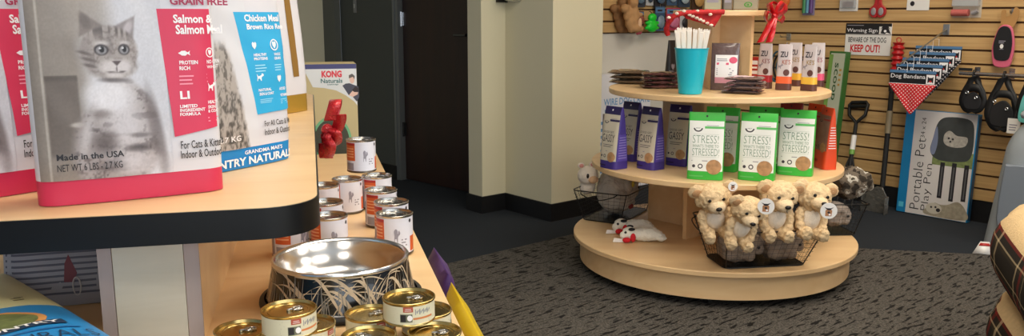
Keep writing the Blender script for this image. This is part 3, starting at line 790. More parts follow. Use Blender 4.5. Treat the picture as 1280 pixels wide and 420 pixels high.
# ---------------------------------------------------------------- tall cans
m_can = M('can_label_white', (226, 226, 236), .32); m_or = M('label_orange', (214, 96, 44), .38); m_redl = M('label_red', (176, 42, 36), .4)
m_tin = M('tin', (196, 194, 190), .24, 1); m_tin2 = M('tin_dark', (116, 108, 100), .3, 1); m_gr = M('print_grey', (150, 146, 158), .5)
CD, CH = .0385, .086
def tall_can(label, loc, rz):
    o = thing('pet_food_can', label, 'can', loc, rz, None)
    g = G(); g.lathe([(0, .0005), (CD-.004, .0005), (CD-.002, 0), (CD, .002), (CD, .004), (CD-.0012, .0055)], 40); g.build('bottom_rim', m_tin2, o, smooth=50)
    g = G(); g.lathe([(CD-.0012, .005), (CD-.0012, CH-.005)], 40); g.build('can_body', m_can, o)
    g = G(); g.lathe([(CD-.0012, CH-.0055), (CD, CH-.004), (CD+.0002, CH-.001), (CD-.001, CH), (CD-.003, CH-.0003), (CD-.0045, CH-.005), (CD-.011, CH-.005), (CD-.012, CH-.0042), (CD-.018, CH-.0042), (CD-.019, CH-.0055), (0, CH-.0055)], 40); g.build('lid', m_tin, o, smooth=50)
    def cs(x, z, off): a = -PI/2+x; r = CD-.0012+off; return (r*math.cos(a), r*math.sin(a), z)
    pr = Print(cs); pr.rect(-PI, .0055, PI, CH-.0058, m_can, .0002, 40, 1)
    pr.rect(-1.55, .032, -.62, CH-.009, m_or, .0004, 10, 1); pr.rect(-1.55, CH-.014, -.62, CH-.0075, m_redl, .0005, 10, 1)
    pr.rect(-1.5, .007, -.75, .026, m_gr, .0004, 8, 1); pr.rect(.95, .008, 1.5, .04, m_or, .0004, 6, 1); pr.rect(-3.4, .006, -1.9, CH-.008, m_redl, .0004, 14, 1); pr.rect(-2.0, .008, -1.65, .06, m_gr, .0004, 5, 1)
    for z in (.062, .055, .048, .041): pr.rect(-1.45, z, -.72, z+.0028, M('label_pale_orange', (240, 176, 130), .4), .0007, 8, 1)
    icon(pr, CAT, .12, .03, .34, .026, m_gr, .0006); pr.disc(.05, .052, .1, .007, m_gr, .0006); pr.disc(.95, CH-.013, .09, .004, m_pk, .0006)
    pr.lines(.35, .022, .7, .04, 3, m_gr, .0006); pr.build('label_print', o)
    return o
tc0 = None
def can_at(px_, py_, level, rz, label):
    global tc0
    p = onz(px_, py_, ZB+CH*level); loc = (p.x, p.y, ZB+(CH+.0008)*(level-1)+LIFT); r = facing(p)+R(rz)
    if tc0 is None: tc0 = tall_can(label, loc, r); return tc0
    return dup(tc0, label, loc, r)
for a in TALL: can_at(*a)
# ---------------------------------------------------------------- small cans
m_cream = M('can_label_cream', (220, 216, 190), .36); m_gtin = M('gold_tin', (196, 172, 112), .26, 1); m_brd = M('label_brick', (178, 84, 60), .45)
SD_, SH = .0395, .0365; m_dk2 = M('label_ink', (128, 132, 148), .5)
def small_can(label, loc, rz):
    o = thing('wet_food_can', label, 'can', loc, rz)
    g = G(); g.lathe([(0, .001), (SD_-.004, .001), (SD_-.002, 0), (SD_, .0015), (SD_, .003), (SD_-.001, .0042)], 44); g.build('bottom_rim', m_gtin, o, smooth=50)
    g = G(); g.lathe([(SD_-.001, .004), (SD_-.001, SH-.004)], 44); g.build('can_body', m_cream, o)
    g = G(); g.lathe([(SD_-.001, SH-.005), (SD_+.0005, SH-.003), (SD_+.0005, SH-.001), (SD_-.0008, SH), (SD_-.002, SH-.0002), (SD_-.0035, SH-.0045), (SD_-.009, SH-.0045), (SD_-.0095, SH-.0038), (SD_-.0125, SH-.0038), (SD_-.013, SH-.0046), (0, SH-.0046)], 44); g.build('lid', m_gtin, o, smooth=50)
    zt = SH-.0025
    g = G(); ring = [(.012+.0085*math.cos(q), -.002+.0062*math.sin(q), zt) for q in [2*PI*i/20 for i in range(20)]]; g.tube(ring, .0013, 6, closed=True); g.add([], []); g.lathe([(0, -.001), (.0035, -.001), (.0035, .0012), (0, .0012)], 14, T=Matrix.Translation((-.001, -.002, zt-.0006))); g.tube([(.004, -.002, zt), (-.003, -.002, zt)], .0018, 6)
    g.tube([(.0125+.004*math.cos(q), -.002+.003*math.sin(q), zt) for q in [2*PI*i/14 for i in range(14)]], .0012, 5, closed=True); g.build('pull_tab', m_tin, o, smooth=50)
    def cs(x, z, off): a = -PI/2+x; r = SD_-.001+off; return (r*math.cos(a), r*math.sin(a), z)
    pr = Print(cs); pr.rect(-PI, .0045, PI, SH-.005, m_cream, .0002, 44, 1)
    pr.rect(-.30, .0235, .08, .0315, m_brd, .0004, 5, 1); pr.rect(-.24, .0255, .02, .0262, m_pw, .0006, 4, 1); pr.rect(-.22, .028, .0, .0287, m_pw, .0006, 4, 1)
    pr.rect(-.42, .008, .05, .0205, M('label_green_photo', (108, 112, 92), .5), .0004, 6, 1); pr.rect(-.40, .009, -.2, .0195, m_pk, .0006, 4, 1); pr.disc(-.05, .0145, .1, .0045, m_pw, .0006)
    pr.rect(.08, .0115, .95, .0145, M('label_orange_line', (206, 128, 76), .45), .0004, 8, 1)
    pr.lines(-1.4, .008, -.5, .031, 7, M('print_light_grey', (184, 180, 168), .5), .0004, .35); pr.lines(.1, .006, .9, .01, 2, m_gr, .0004)
    [pr.rect(.16+.055*i, .019+.002*((i*7) % 3), .185+.055*i+.01*(i % 2), .0275-.0015*((i*5) % 3), m_dk2, .0006, 2, 1) for i in range(12)]; pr.build('label_print', o)
    return o
sc0 = None
for (a, b, lv, rz, lab) in SMALL:
    p = onz(a, b, ZB+SH*lv); loc = (p.x, p.y, ZB+(SH+.0008)*(lv-1)+LIFT); r = facing(p)+R(rz)
    if sc0 is None: sc0 = small_can(lab, loc, r)
    else: dup(sc0, lab, loc, r)
# ---------------------------------------------------------------- product box behind the cans
q = onz(420, 250, 0)
kp = gw(.063, 3.27)
kb = thing('display_carton', 'tall tan and white display carton with red brand lettering behind the cans', 'box', kp, facing(kp)+R(2))
kH = aty(420, 80, kp.y).z; kW = .205
m_kr = M('kraft', (204, 188, 142), .6)
g = G(); g.box(-kW/2, kW/2, -.0, .16, 0, kH); g.build('carton', m_kr, kb, bevel=.002)
pf = local_fn(kp, kb.rotation_euler.z, 0)
def pz(x, y): return pf(x, y)
S = flat(0.0); pr = Print(S)
zt = kH; zc = pz(420, 113)[1]
lx, rx = -kW/2+.0005, kW/2-.0005
arc = [(lx, pz(390, 109)[1])]
pts = [(rx, zt-.0005), (lx, zt-.0005)]+[pz(a, b) for a, b in ((391, 109), (405, 110), (420, 113), (432, 119), (443, 127))]+[(rx, pz(449, 132)[1])]
pts = [(min(max(a, lx), rx), b) for a, b in pts]
pr.poly(pts, M('carton_white', (226, 230, 232), .5), .0006)
pr.rect(lx, pz(420, 86)[1], rx, zt-.0005, M('print_navy', (70, 72, 124), .5), .0009)
c = pz(415, 176); pr.disc(c[0], c[1], .075, .095, M('print_mint', (120, 190, 142), .5), .0007, 28); pr.disc(c[0], c[1], .066, .084, M('print_dark_olive', (72, 72, 58), .5), .001, 28)
def TK(s, x0, y0, x1, y1, m, bold=.02): a = pz(x0, y1); b = pz(x1, y0); pr.text(s, a[0], a[1], b[0], b[1], m, .0014, bold)
TK('KONG', 402, 88, 427, 97, M('print_signal_red', (226, 70, 84), .5), .05); TK('Naturals', 401, 98, 428, 104, M('print_teal', (74, 120, 122), .5), .02); TK('catnip', 409, 104.5, 423, 107, M('print_teal', (74, 120, 122), .5)); TK('Premium', 416, 201, 432, 204, m_pk)
hair = M('print_hair', (104, 98, 96), .5); skin = M('print_skin', (232, 196, 180), .5); dk = M('print_jacket', (74, 76, 92), .5)
P2 = lambda L: [pz(a, b) for a, b in L]
pr.poly(P2([(428, 107), (432, 104.5), (437, 104), (442, 106), (448, 108), (449, 121), (446, 127), (441, 121), (436, 119)]), dk, .001)
pr.disc(*pz(440, 99), .0095, .017, skin, .0011); pr.poly(P2([(436, 98), (436, 94), (440, 92), (443.5, 95), (443, 99), (441, 96)]), hair, .0013)
pr.poly(P2([(440, 113), (444, 108), (448, 110), (448, 115), (443, 115)]), M('print_pup', (46, 34, 36), .5), .0014); pr.poly(P2([(436, 119), (441, 113), (448, 114), (447, 118), (441, 121)]), skin, .0013)
pr.build('printed_panel', kb)
# ---------------------------------------------------------------- red glitter bow hung on the shelf edge
def ribbon(g, pts, wdir, w, mi=0, th=.0008):
    P = path(pts, 8); wd = Vector(wdir).normalized()*w/2; n = len(P); vs = []
    for p in P: vs += [tuple(p-wd), tuple(p+wd)]
    g.add(vs, [(2*i, 2*i+1, 2*i+3, 2*i+2) for i in range(n-1)], mi)
m_glit = M('red_glitter', (200, 30, 40), .28, .25, bump=(240, .9, .004), coat=.5)
bpw = aty(407, 165, 1.95); rb = thing('red_bow', 'red glitter ribbon bow hanging on the black shelf edge before the carton', 'bow', gw(.022, GA.dot(bpw), 0)+Vector((0, 0, ZU-.02)), GR)
def bpx(px_, py_, lift):          # point in the bow's frame, 'lift' out of the shelf edge
    p = onp(px_, py_, gw(.0035+lift, 1.9), Vector((0, -1, 0)))
    p = aty(px_, py_, rb.location.y+lift*.1)
    q = p-rb.location
    return (q.dot(GX), q.dot(GA), q.z)
def loop(name, pxs, w):
    g = G(); P = [Vector(bpx(a, b, 0)) for a, b in pxs]
    ribbon(g, [P[0]+Vector((0, -.012, 0)), P[1]+Vector((0, -.02, 0)), P[2]+Vector((0, .0, 0)), P[3]+Vector((0, .018, 0)), P[4]+Vector((0, .012, 0))], (1, -.35, .05), w)
    return g.build(name, m_glit, rb, smooth=60, solid=.0012)
loop('bow_loop', ((412, 150), (417, 132), (419.5, 124.5), (420, 132), (415, 150)), .029)
loop('bow_loop', ((416, 146), (424, 142), (424, 154), (418, 168), (414, 158)), .031)
loop('bow_loop', ((411, 160), (419, 165), (420, 178), (411, 183), (408, 168)), .028)
loop('bow_loop', ((407, 170), (413, 181), (411, 194), (406, 198), (405, 180)), .026)
loop('bow_tail', ((410, 165), (408, 172), (409.5, 182), (410.5, 190), (411.5, 199)), .020)
g = G(); c = bpx(409, 163, 0); g.ball(c, (.014, .012, .016)); g.tube([(0, .0, -.01), (c[0]*.5, c[1]*.5, c[2]*.5-.005), c], .003, 6); g.build('knot', m_glit, rb)
# ---------------------------------------------------------------- bags under and before the top shelf at the left
gb = gw(-.428, 1.585, ZB+LIFT)
o = thing('dog_food_bag', 'grey bag lying under the top shelf, its back covered in small print', 'bag', gb, GR+R(4))
m_gbag = M('bag_grey', (150, 150, 160), .45, bump=(26, .2, .004)); m_mar = M('bag_maroon', (112, 24, 40), .4)
_, S, side = bag_body('bag_body', o, .205, .155, .14, [m_gbag], zs(.155, .012), lambda z, s: 0, n=5, seg=48, top=.08, wr=.004, seed=4, bulge=.05)
pf = local_fn(gb, GR+R(4), -.07)
pr = Print(S); mtx = M('print_small', (84, 84, 100), .5)
for i in range(13):
    z = .02+i*.0095; pr.rect(-.095, z, .045+.012*random.random(), z+.0036, mtx, .0008, 10, 1)
t = [pf(a, b) for a, b in ((79, 354), (78, 333), (82, 322), (95, 343), (92, 354))]; pr.poly([(min(a, .1), b) for a, b in t], m_mar, .0012); pr.build('back_print', o)
g = G(); c = pf(96, 358)
g.tube([(min(c[0], .085)+.006*math.cos(q), -.068, c[1]+.016*math.sin(q)) for q in [2*PI*i/20 for i in range(20)]], .0014, 6, closed=True); g.build('hang_loop', M('clear_plastic', (190, 188, 190), .2), o)
# blue and cream bag lying in the lower left corner
zt = ZB+.095
fa = onz(0, 333, ZB+.075); fb = onz(128, 420, ZB+.075)
Zl = (fa-fb); Zl.z = 0; Zl.normalize(); Yl = Vector((0, 0, -1)); Xl = Yl.cross(Zl)
BW, BL, BT = .30, .54, .10
c0 = fb-Zl*.07; tl = c0-Xl*(BW/2-.012); tl.z = ZB+BT/2+.006
rotm = Matrix((Xl, Yl, Zl)).transposed()
o = thing('treat_bag', 'blue and cream bag lying flat at the near end of the lower shelf', 'bag', tl, rot=rotm.to_euler())
m_tb = M('bag_azure', (34, 138, 206), .38, bump=(30, .15, .004)); m_tc = M('bag_cream', (222, 216, 166), .42, bump=(30, .12, .004))
def pf(a, b): q = onz(a, b, zt)-tl; return (q.dot(Xl), q.dot(Zl))
zc = (pf(55, 365)[1]+pf(18, 390)[1])/2
_, S, side = bag_body('bag_body', o, BW, BL, BT, [m_tb, m_tc], zs(BL, .015, zc), lambda z, s: 1 if z > zc else 0, n=2.6, seg=48, top=.1, wr=.003, seed=2, bulge=0.0)
pr = Print(S); c = pf(2, 408)
pr.disc(c[0], c[1], .052, .052, M('print_orange', (214, 150, 84), .5), .001, 26); pr.disc(c[0]-.002, c[1], .044, .044, M('print_herbs', (84, 92, 52), .5, vary=.6, vscale=70), .0014, 26)
m_nv = M('print_deep_blue', (22, 52, 84), .5); m_sky = M('print_mid_blue', (18, 104, 170), .5)
a = pf(41, 424); b = pf(66, 396); zp = (a[1]+b[1])/2
pr.rect(b[0]-.13, zp-.014, b[0]+.004, zp+.014, m_nv, .0012, 10, 2); pr.text('COUNTRY', b[0]-.125, zp-.008, b[0]-.002, zp+.008, m_pw, .0016, .02)
pr.rect(b[0]-.13, zp-.036, b[0]+.012, zp-.030, m_sky, .001, 10, 1)
pr.text('NATURALS', b[0]-.13, zp-.078, b[0]+.022, zp-.048, m_nv, .0014, -.01)
q = pf(10, 366); pr.lines(q[0]-.05, q[1]-.03, q[0]+.02, q[1]+.008, 3, M('print_olive', (120, 112, 72), .5), .0012)
pr.build('front_print', o)
# tall bags standing on the floor along the outer side of the gondola
for (nm, lab, l0, l1, col, colb, hh) in (('yellow', 'tall yellow bag standing on the floor against the outer side of the wooden gondola', 1.17, 1.70, (206, 176, 22), (120, 110, 40), .578), ('purple', 'dark purple bag standing behind the yellow one beside the wooden gondola', 1.74, 1.96, (72, 44, 104), (50, 30, 74), .584)):
    o = thing('pet_food_bag', lab, 'bag', gw(.270, (l0+l1)/2, 0.004), GR+PI/2)
    _, S, side = bag_body('bag_body', o, l1-l0, hh, .092, [M('bag_'+nm, col, .4, bump=(24, .2, .005))], zs(hh, .02), lambda z, s: 0, n=4, seg=44, top=.04, wr=.004, seed=3, bulge=.0, pw=.28)
    pr = Print(S); pr.rect(-(l1-l0)*.3, .12, (l1-l0)*.3, .36, M('bagp_'+nm, colb, .45), .001, 8, 6); pr.rect(-(l1-l0)*.22, .24, (l1-l0)*.22, .30, m_pw, .0014, 8, 2)
    if nm == 'yellow': pr.rect((l1-l0)*.36, .38, (l1-l0)*.44, .52, m_pw, .001, 2, 6); pr.rect((l1-l0)*.38, .40, (l1-l0)*.42, .50, m_pk, .0014, 2, 6)
    pr.build('front_print', o)
# ================================================================== THE ROUND DISPLAY
DC = Vector((.917, 3.759, 0)); Z1, Z2, Z3, Z4 = .16, .493, .825, 1.14
ds = thing('round_display', 'round three-tier maple display stand on casters carrying treats and plush toys', 'display stand', DC, 0)
def disc(r, z0, z1, name, rr=None):
    g = G(); b = .003; g.lathe([(0, z0), (r-b, z0), (r, z0+b), (r, z1-b), (r-b, z1), (0, z1)], 96); return g.build(name, m_maple, ds, smooth=40)
disc(.631, Z1-.022, Z1, 'base_shelf'); disc(.5525, Z2-.024, Z2, 'middle_shelf'); disc(.48, Z3-.024, Z3, 'top_shelf'); disc(.205, Z4, Z4+.024, 'cap_shelf')
g = G(); g.lathe([(.588, .038), (.600, .038), (.600, Z1-.022), (.588, Z1-.022), (.588, .038)], 96); g.build('fascia', m_maple, ds)
g = G(); g.lathe([(0, .085), (.584, .085), (.584, .098), (0, .098)], 64); g.build('under_panel', m_bpt, ds)
def cross(name, z0, z1, l):
    # arms along the room directions: l = (-E1, +E1, -E2, +E2)
    g = G(); T = Matrix.Rotation(A, 4, 'Z'); t = .0095
    g.box(-l[0], l[1], -t, t, z0, z1, 0, T); g.box(-t, t, -l[3], -t, z0, z1, 0, T).box(-t, t, t, l[2], z0, z1, 0, T)
    return g.build(name, m_maple, ds)
cross('support_panel', Z1, Z2-.024, (.195, .25, .372, .25)); cross('support_panel', Z2, Z3-.024, (.10, .12, .30, .10)); cross('tower_panel', Z3, Z4, (.065, .065, .17, .17))
for i in range(4):
    a = PI/2*i+R(255.3); T = Matrix.Translation((.54*math.cos(a), .54*math.sin(a), 0)) @ Matrix.Rotation(a, 4, 'Z')
    g = G(); g.lathe([(0, -.011), (.021, -.011), (.024, -.007), (.024, .007), (.021, .011), (0, .011)], 20, T=T @ Matrix.Translation((0, 0, .0255)) @ Matrix.Rotation(PI/2, 4, 'X'))
    g.build('caster_wheel', m_black, ds)
    g = G(); g.box(-.016, .016, -.018, -.013, .018, .086, 0, T).box(-.016, .016, .013, .018, .018, .086, 0, T).box(-.016, .016, -.013, .013, .056, .086, 0, T); g.build('caster_fork', m_chrome, ds)
LZ = .0012
# ---------------------------------------------------------------- treat pouches
m_gn = M('pouch_green', (58, 184, 66), .38, bump=(40, .12, .003)); m_pu = M('pouch_purple', (66, 50, 134), .38, bump=(40, .12, .003)); m_pud = M('pouch_deep_purple', (40, 28, 78), .38)
m_cw = M('pouch_white', (236, 238, 234), .45); m_cc = M('pouch_cream', (204, 196, 176), .45); m_gtxt = M('print_sage', (120, 150, 128), .5); m_dtxt = M('print_charcoal', (62, 58, 66), .5)
m_ck = M('cookie_photo', (164, 126, 88), .6, vary=.35, vscale=60); m_gnp = M('print_leaf_green', (98, 192, 104), .5); m_lav = M('print_lavender', (150, 140, 206), .5)
def pouch(label, w, h, d, body, front, words, tc, band, group=None, hole=True, foot=.13, name='treat_pouch', side_m=None):
    o = thing(name, label, 'treat pouch', (0, 0, 0), 0, group)
    zf = h*foot; zh = h*.875
    kw = dict(top=.10, wr=.0012, seed=len(label) % 7, bulge=.06)
    _, S0, SD = bag_body('pouch_body', o, w, h, d, [body, m_pud if body is m_pu else body], zs(h, .014, zf, zh), lambda z, s: 1 if (z > zh and s == 'front') else 0, n=5, seg=40, **kw)
    S = lambda x, z, off: S0(x, z, off+.0012)
    pr = Print(S); e = w/2-.0035
    pr.rect(-e, zf, e, zh, front, .0002, 12, 20)
    if hole: pr.disc(0, h*.945, .0042, .0042, m_pw if body is m_pu else m_pk, .0003, 12)
    z0 = zf; H_ = zh-zf; f = lambda t: z0+H_*t
    pr.ring(-e*.48, f(.86), w*.13, w*.11, .32, m_dtxt, .0006, 14, PI*1.02, PI*1.98); pr.text('PET', -e*.60, f(.845), -e*.36, f(.865), m_dtxt, .0006)
    pr.rect(-e*.1, f(.85), e, f(.895), band, .0005, 6, 2)
    pr.rect(e*.0, f(.905), e*.7, f(.915), m_gr, .0005, 4, 1)
    t = f(.74)
    if words and not words[2]:
        pr.text(words[1], -e*.72, f(.60), e*.55, f(.645), tc, .0007); pr.text(words[0], -e*.78, f(.41), e*.72, f(.575), tc, .0008, .0)
        pr.lines(-e*.6, f(.30), e*.6, f(.38), 2, tc, .0006, .3)
    elif words:
        pr.rect(-e*.78, f(.735), e*.72, f(.738), tc, .0005, 6, 1)
        pr.text(words[0], -e*.78, f(.56), e*.72, f(.715), tc, .0007, -.012)
        pr.text(words[1], -e*.78, f(.475), e*.74, f(.535), tc, .0007)
        pr.text(words[2], -e*.78, f(.31), e*.78, f(.455), tc, .0007, -.012)
        pr.rect(-e*.78, f(.285), e*.78, f(.288), tc, .0005, 6, 1)
    pr.disc(e*.5, f(.09), w*.21, w*.21, m_ck, .0008, 22)
    pr.disc(-e*.66, f(.1), w*.045, w*.045, m_dtxt, .0008, 10); pr.ring(-e*.28, f(.1), w*.07, w*.07, .4, m_dtxt, .0008, 14)
    pr.lines(-e*.8, f(.2), e*.2, f(.235), 1, m_gr, .0005)
    pr.rect(-e*.9, zf*.35, -e*.1, zf*.5, band, .0006, 4, 1)
    pr.build('front_print', o)
    sp = Print(lambda x, z, off: SD(x, z, off+.0012))
    if side_m is not None:
        sp.rect(-.72, zf, .72, h*.56, side_m, .0002, 6, 10)
        for i in range(9): sp.rect(-.6, zf+.012+i*.011, .5+.1*random.random(), zf+.015+i*.011, m_lav if body is m_pu else m_pw, .0006, 5, 1)
        sp.build('side_print', o)
    return o
def stand(o, px_, py_, z, rel, tilt=0):
    p = onz(px_, py_, z); o.location = (p.x, p.y, z+LZ); o.rotation_euler = (0, 0, facing(p)+R(rel)); return o
def again(src, label, px_, py_, z, rel, **k):
    p = onz(px_, py_, z); return dup(src, label, (p.x, p.y, z+LZ), facing(p)+R(rel), **k)
GG = 'green and white treat pouches on the middle shelf'
gp = stand(pouch('green and white pouch leftmost of the front green row on the middle shelf', .142, .268, .075, m_gn, m_cw, ('STRESS!', "WHAT'S THERE TO", 'STRESSED!'), m_gtxt, m_gnp, GG), 881, 223, Z2, -2)
again(gp, 'green and white pouch in the middle of the front green row', 945.5, 224.5, Z2, -8)
again(gp, 'green and white pouch rightmost of the front green row, washed out by glare', 993.5, 218, Z2, -7)
again(gp, 'green and white pouch behind the gap of the two left front green ones', 901, 212.5, Z2, -16)
again(gp, 'green and white pouch directly behind the middle one of the front green row', 954, 212, Z2, -14)
PG = 'purple and cream treat pouches on the middle shelf'
pp = stand(pouch('purple and cream pouch at the left rim of the middle shelf', .104, .265, .085, m_pu, m_cc, ('GASSY', 'DOGS GET', ''), m_dtxt, m_pud, PG, side_m=M('pouch_side_violet', (84, 66, 158), .4)), 767, 209.5, Z2, -46)
again(pp, 'purple pouch standing behind the two front purple ones', 789, 200, Z2, -44)
again(pp, 'purple and cream pouch second from the left rim, showing its lettered front', 813, 210.5, Z2, -42)
again(pp, 'purple pouch in shade between the lettered purple one and the first green one', 849, 206, Z2, -28)
m_orp = M('pouch_orange', (224, 78, 40), .36, bump=(40, .12, .003)); m_brp = M('pouch_brown_photo', (140, 104, 92), .45, vary=.25, vscale=30)
rp_ = stand(pouch('orange treat pouch at the right rim of the middle shelf', .10, .262, .065, m_orp, m_brp, None, m_dtxt, m_redl, 'orange treat pouches', side_m=m_orp, foot=.3), 1031, 210, Z2, -62)
again(rp_, 'orange treat pouch half hidden behind the one at the right rim', 1017, 203, Z2, -46)
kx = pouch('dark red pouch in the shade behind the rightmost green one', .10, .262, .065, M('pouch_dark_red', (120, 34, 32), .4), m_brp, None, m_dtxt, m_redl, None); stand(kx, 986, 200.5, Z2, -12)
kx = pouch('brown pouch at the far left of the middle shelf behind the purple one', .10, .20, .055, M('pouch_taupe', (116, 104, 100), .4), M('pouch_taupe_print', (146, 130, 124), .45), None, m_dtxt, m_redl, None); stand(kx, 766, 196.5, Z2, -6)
# ---------------------------------------------------------------- top shelf
def pillow(name, label, w, l, t, mats, cat='package', group=None, seed=0, band=None):
    o = thing(name, label, cat, (0, 0, 0), 0, group)
    g = G(); nu, nv = 18, 22
    for sgn in (1, -1):
        def fn(u, v):
            x = (u-.5)*w; y = (v-.5)*l
            q = max(0, (1-abs(2*u-1)**4))*max(0, (1-abs(2*v-1)**6)); z = t/2*q**.5
            z += .0035*noise.noise(Vector((x*34, y*30, seed*5.1)))*min(1, q*3)
            return (x, y, max(0, t/2+sgn*max(z, .0005)))
        g.grid(fn if sgn == 1 else (lambda u, v: fn(1-u, v)), nu, nv, 0 if sgn == 1 else 0)
    g.build('wrapper', mats[0], o, smooth=70)
    g = G()
    g.grid(lambda u, v: ((u-.5)*w*.72, (v-.5)*l*.5, t/2+max(.0005, t/2*(max(0, (1-abs((u-.5)*1.44)**4))*max(0, 1-abs((v-.5))**6))**.5+.0035*noise.noise(Vector(((u-.5)*w*.72*34, (v-.5)*l*.5*30, seed*5.1))))+.0014), 10, 10)
    g.build('paper_label', mats[1], o, smooth=70)
    return o
m_foil = M('wrapper_brown', (112, 92, 74), .16, .1, bump=(60, .5, .006), coat=.6); m_foil2 = M('wrapper_maroon', (104, 66, 66), .16, .1, bump=(60, .5, .006), coat=.6)
m_jl = M('jerky_label', (150, 132, 108), .4, vary=.3, vscale=40)
def pile(px_, py_, n, w, l, t, mats, rel, labs, grp, seed=0, first=None, jit=.012):
    p = onz(px_, py_, Z3); rn = random.Random(seed)
    for i in range(n):
        loc = (p.x+rn.uniform(-jit, jit), p.y+rn.uniform(-jit, jit), Z3+LZ+i*(t+.0035)); rz = facing(p)+R(rel+rn.uniform(-7, 7))
        if first is None: first = pillow('jerky_package', labs[i], w, l, t, mats, 'package', grp, seed); first.location = loc; first.rotation_euler = (0, 0, rz)
        else: dup(first, labs[i], loc, rz, group=grp)
    return first
f1 = pile(789, 104, 3, .15, .19, .018, (m_foil, m_jl), 88, ['lowest brown wrapped packet of the left pile on the top shelf', 'middle brown wrapped packet of the left pile on the top shelf', 'uppermost brown wrapped packet of the left pile on the top shelf'], 'brown packets in the left pile', 3)
f2 = pile(826, 110, 4, .10, .17, .0145, (m_foil2, m_jl), 100, ['lowest maroon packet of the pile beside the teal cup', 'second lowest maroon packet of the pile beside the teal cup', 'third maroon packet from below in the pile beside the teal cup', 'uppermost maroon packet of the pile beside the teal cup'], 'maroon packets beside the cup', 5, jit=.004)
m_pkl = M('label_pale_pink', (226, 196, 204), .4, vary=.15, vscale=30); m_foil3 = M('wrapper_greybrown', (116, 98, 96), .16, .1, bump=(60, .5, .006), coat=.6)
f3 = pile(930, 116.6, 4, .115, .155, .0145, (m_foil3, m_pkl), 82, ['lowest shiny packet of the pile before the wooden tower', 'second lowest shiny packet of the pile before the wooden tower', 'third shiny packet from below in the pile before the wooden tower', 'uppermost shiny packet of the pile before the wooden tower'], 'shiny packets before the tower', 8, jit=.008)
# upright clear pack with a pink and white label
p = onz(905, 112.6, Z3); o = thing('treat_package', 'upright clear package of brown treats with white and pink label against the tower', 'package', (p.x, p.y, Z3+LZ), facing(p)-R(4))
_, S, _ = bag_body('clear_bag', o, .118, .20, .035, [M('treat_fill', (104, 82, 80), .2, bump=(50, .8, .006), coat=.7)], zs(.20, .012), lambda z, s: 0, n=3, seg=36, top=.2, wr=.003, seed=5, bulge=.1)
S1 = lambda x, z, off: S(x, z, off+.002)
pr = Print(S1); pr.rect(-.040, .03, .052, .150, m_pw, .0003, 8, 8); pr.rect(-.040, .03, .052, .055, M('print_rose', (214, 150, 168), .5), .0006, 8, 2)
m_rose = M('print_hot_pink', (226, 90, 124), .5); pr.disc(.034, .128, .017, .014, m_rose, .0008); pr.rect(-.034, .108, .016, .117, m_rose, .001); pr.lines(-.034, .124, .010, .138, 2, m_gr, .001); pr.lines(-.034, .065, .044, .098, 4, m_gr, .0008); pr.build('paper_label', o)
# teal tumbler with paper-wrapped sticks
p = onz(862.5, 117.3, Z3); tp = Vector((p.x, p.y, Z3+LZ)); cup = thing('teal_tumbler', 'teal plastic tumbler holding white wrapped sticks on the top shelf', 'cup', tp, facing(p))
ht, rt, rb_ = .186, .0685, .047
g = G(); g.lathe([(0, 0), (rb_-.002, 0), (rb_, .002), (rt-.001, ht-.004), (rt+.001, ht-.003), (rt+.0012, ht), (rt-.002, ht), (rt-.003, ht-.004), (rb_-.003, .004), (0, .004)], 44); g.build('cup_body', M('teal_plastic', (24, 178, 202), .3, bump=(160, .15, .002)), cup)
m_paper = M('stick_paper', (240, 232, 222), .6)
rn = random.Random(4); stick0 = None
SL = .25
for i in range(12):
    u = (i % 6)/5*2-1 if i < 6 else ((i-6)/5*2-1)*.86
    row = -1 if i < 6 else 1
    bx, by = u*.025, row*.013+.001; txx, tyy = u*.053, row*.02
    top = Vector((txx-bx, tyy-by, .185)); ang = math.atan2(top.x, top.z); an2 = math.atan2(-top.y, top.z)
    rot = Matrix.Rotation(facing(p), 3, 'Z') @ Matrix.Rotation(ang, 3, 'Y') @ Matrix.Rotation(an2, 3, 'X')
    b3 = Matrix.Rotation(facing(p), 3, 'Z') @ Vector((bx, by, .008+rn.uniform(0, .012)))
    lab = 'white paper-wrapped chew stick standing in the teal tumbler'
    if stick0 is None:
        stick0 = thing('chew_stick', lab, 'stick', tp+b3, rot=rot.to_euler(), group='white sticks in the teal tumbler')
        g = G(); g.prism([(-.0040, -.0025), (.0040, -.0025), (.0040, .0025), (-.0040, .0025)], 0, .07); g.box(-.0078, .0078, -.003, .003, .0701, SL-.008); g.build('paper_sleeve', m_paper, stick0, bevel=.001)
        g = G(); g.slab([(-.0095, SL-.012), (.0095, SL-.014), (.007, SL+.002), (.002, SL-.003), (-.004, SL+.003), (-.009, SL-.001)], -.0012, .0012); g.build('torn_end', m_paper, stick0)
    else: dup(stick0, lab, tp+b3, rot=rot.to_euler())
# black card behind the tumbler
p = onz(838, 103, Z3); o = thing('black_pouch', 'black pointed pouch behind the tumbler and the maroon packets', 'pouch', (p.x, p.y, Z3+LZ), facing(p)+R(20))
_, S, _ = bag_body('pouch_body', o, .062, .20, .03, [M('pouch_black', (40, 36, 34), .35)], zs(.20, .012), lambda z, s: 0, n=3, seg=30, top=.3, wr=.001, seed=1, taper=.45)
pr = Print(lambda x, z, off: S(x, z, off+.001)); icon(pr, DROP, .004, .075, .022, .03, m_gr); pr.lines(-.015, .05, .012, .06, 2, m_gr); pr.build('front_print', o)
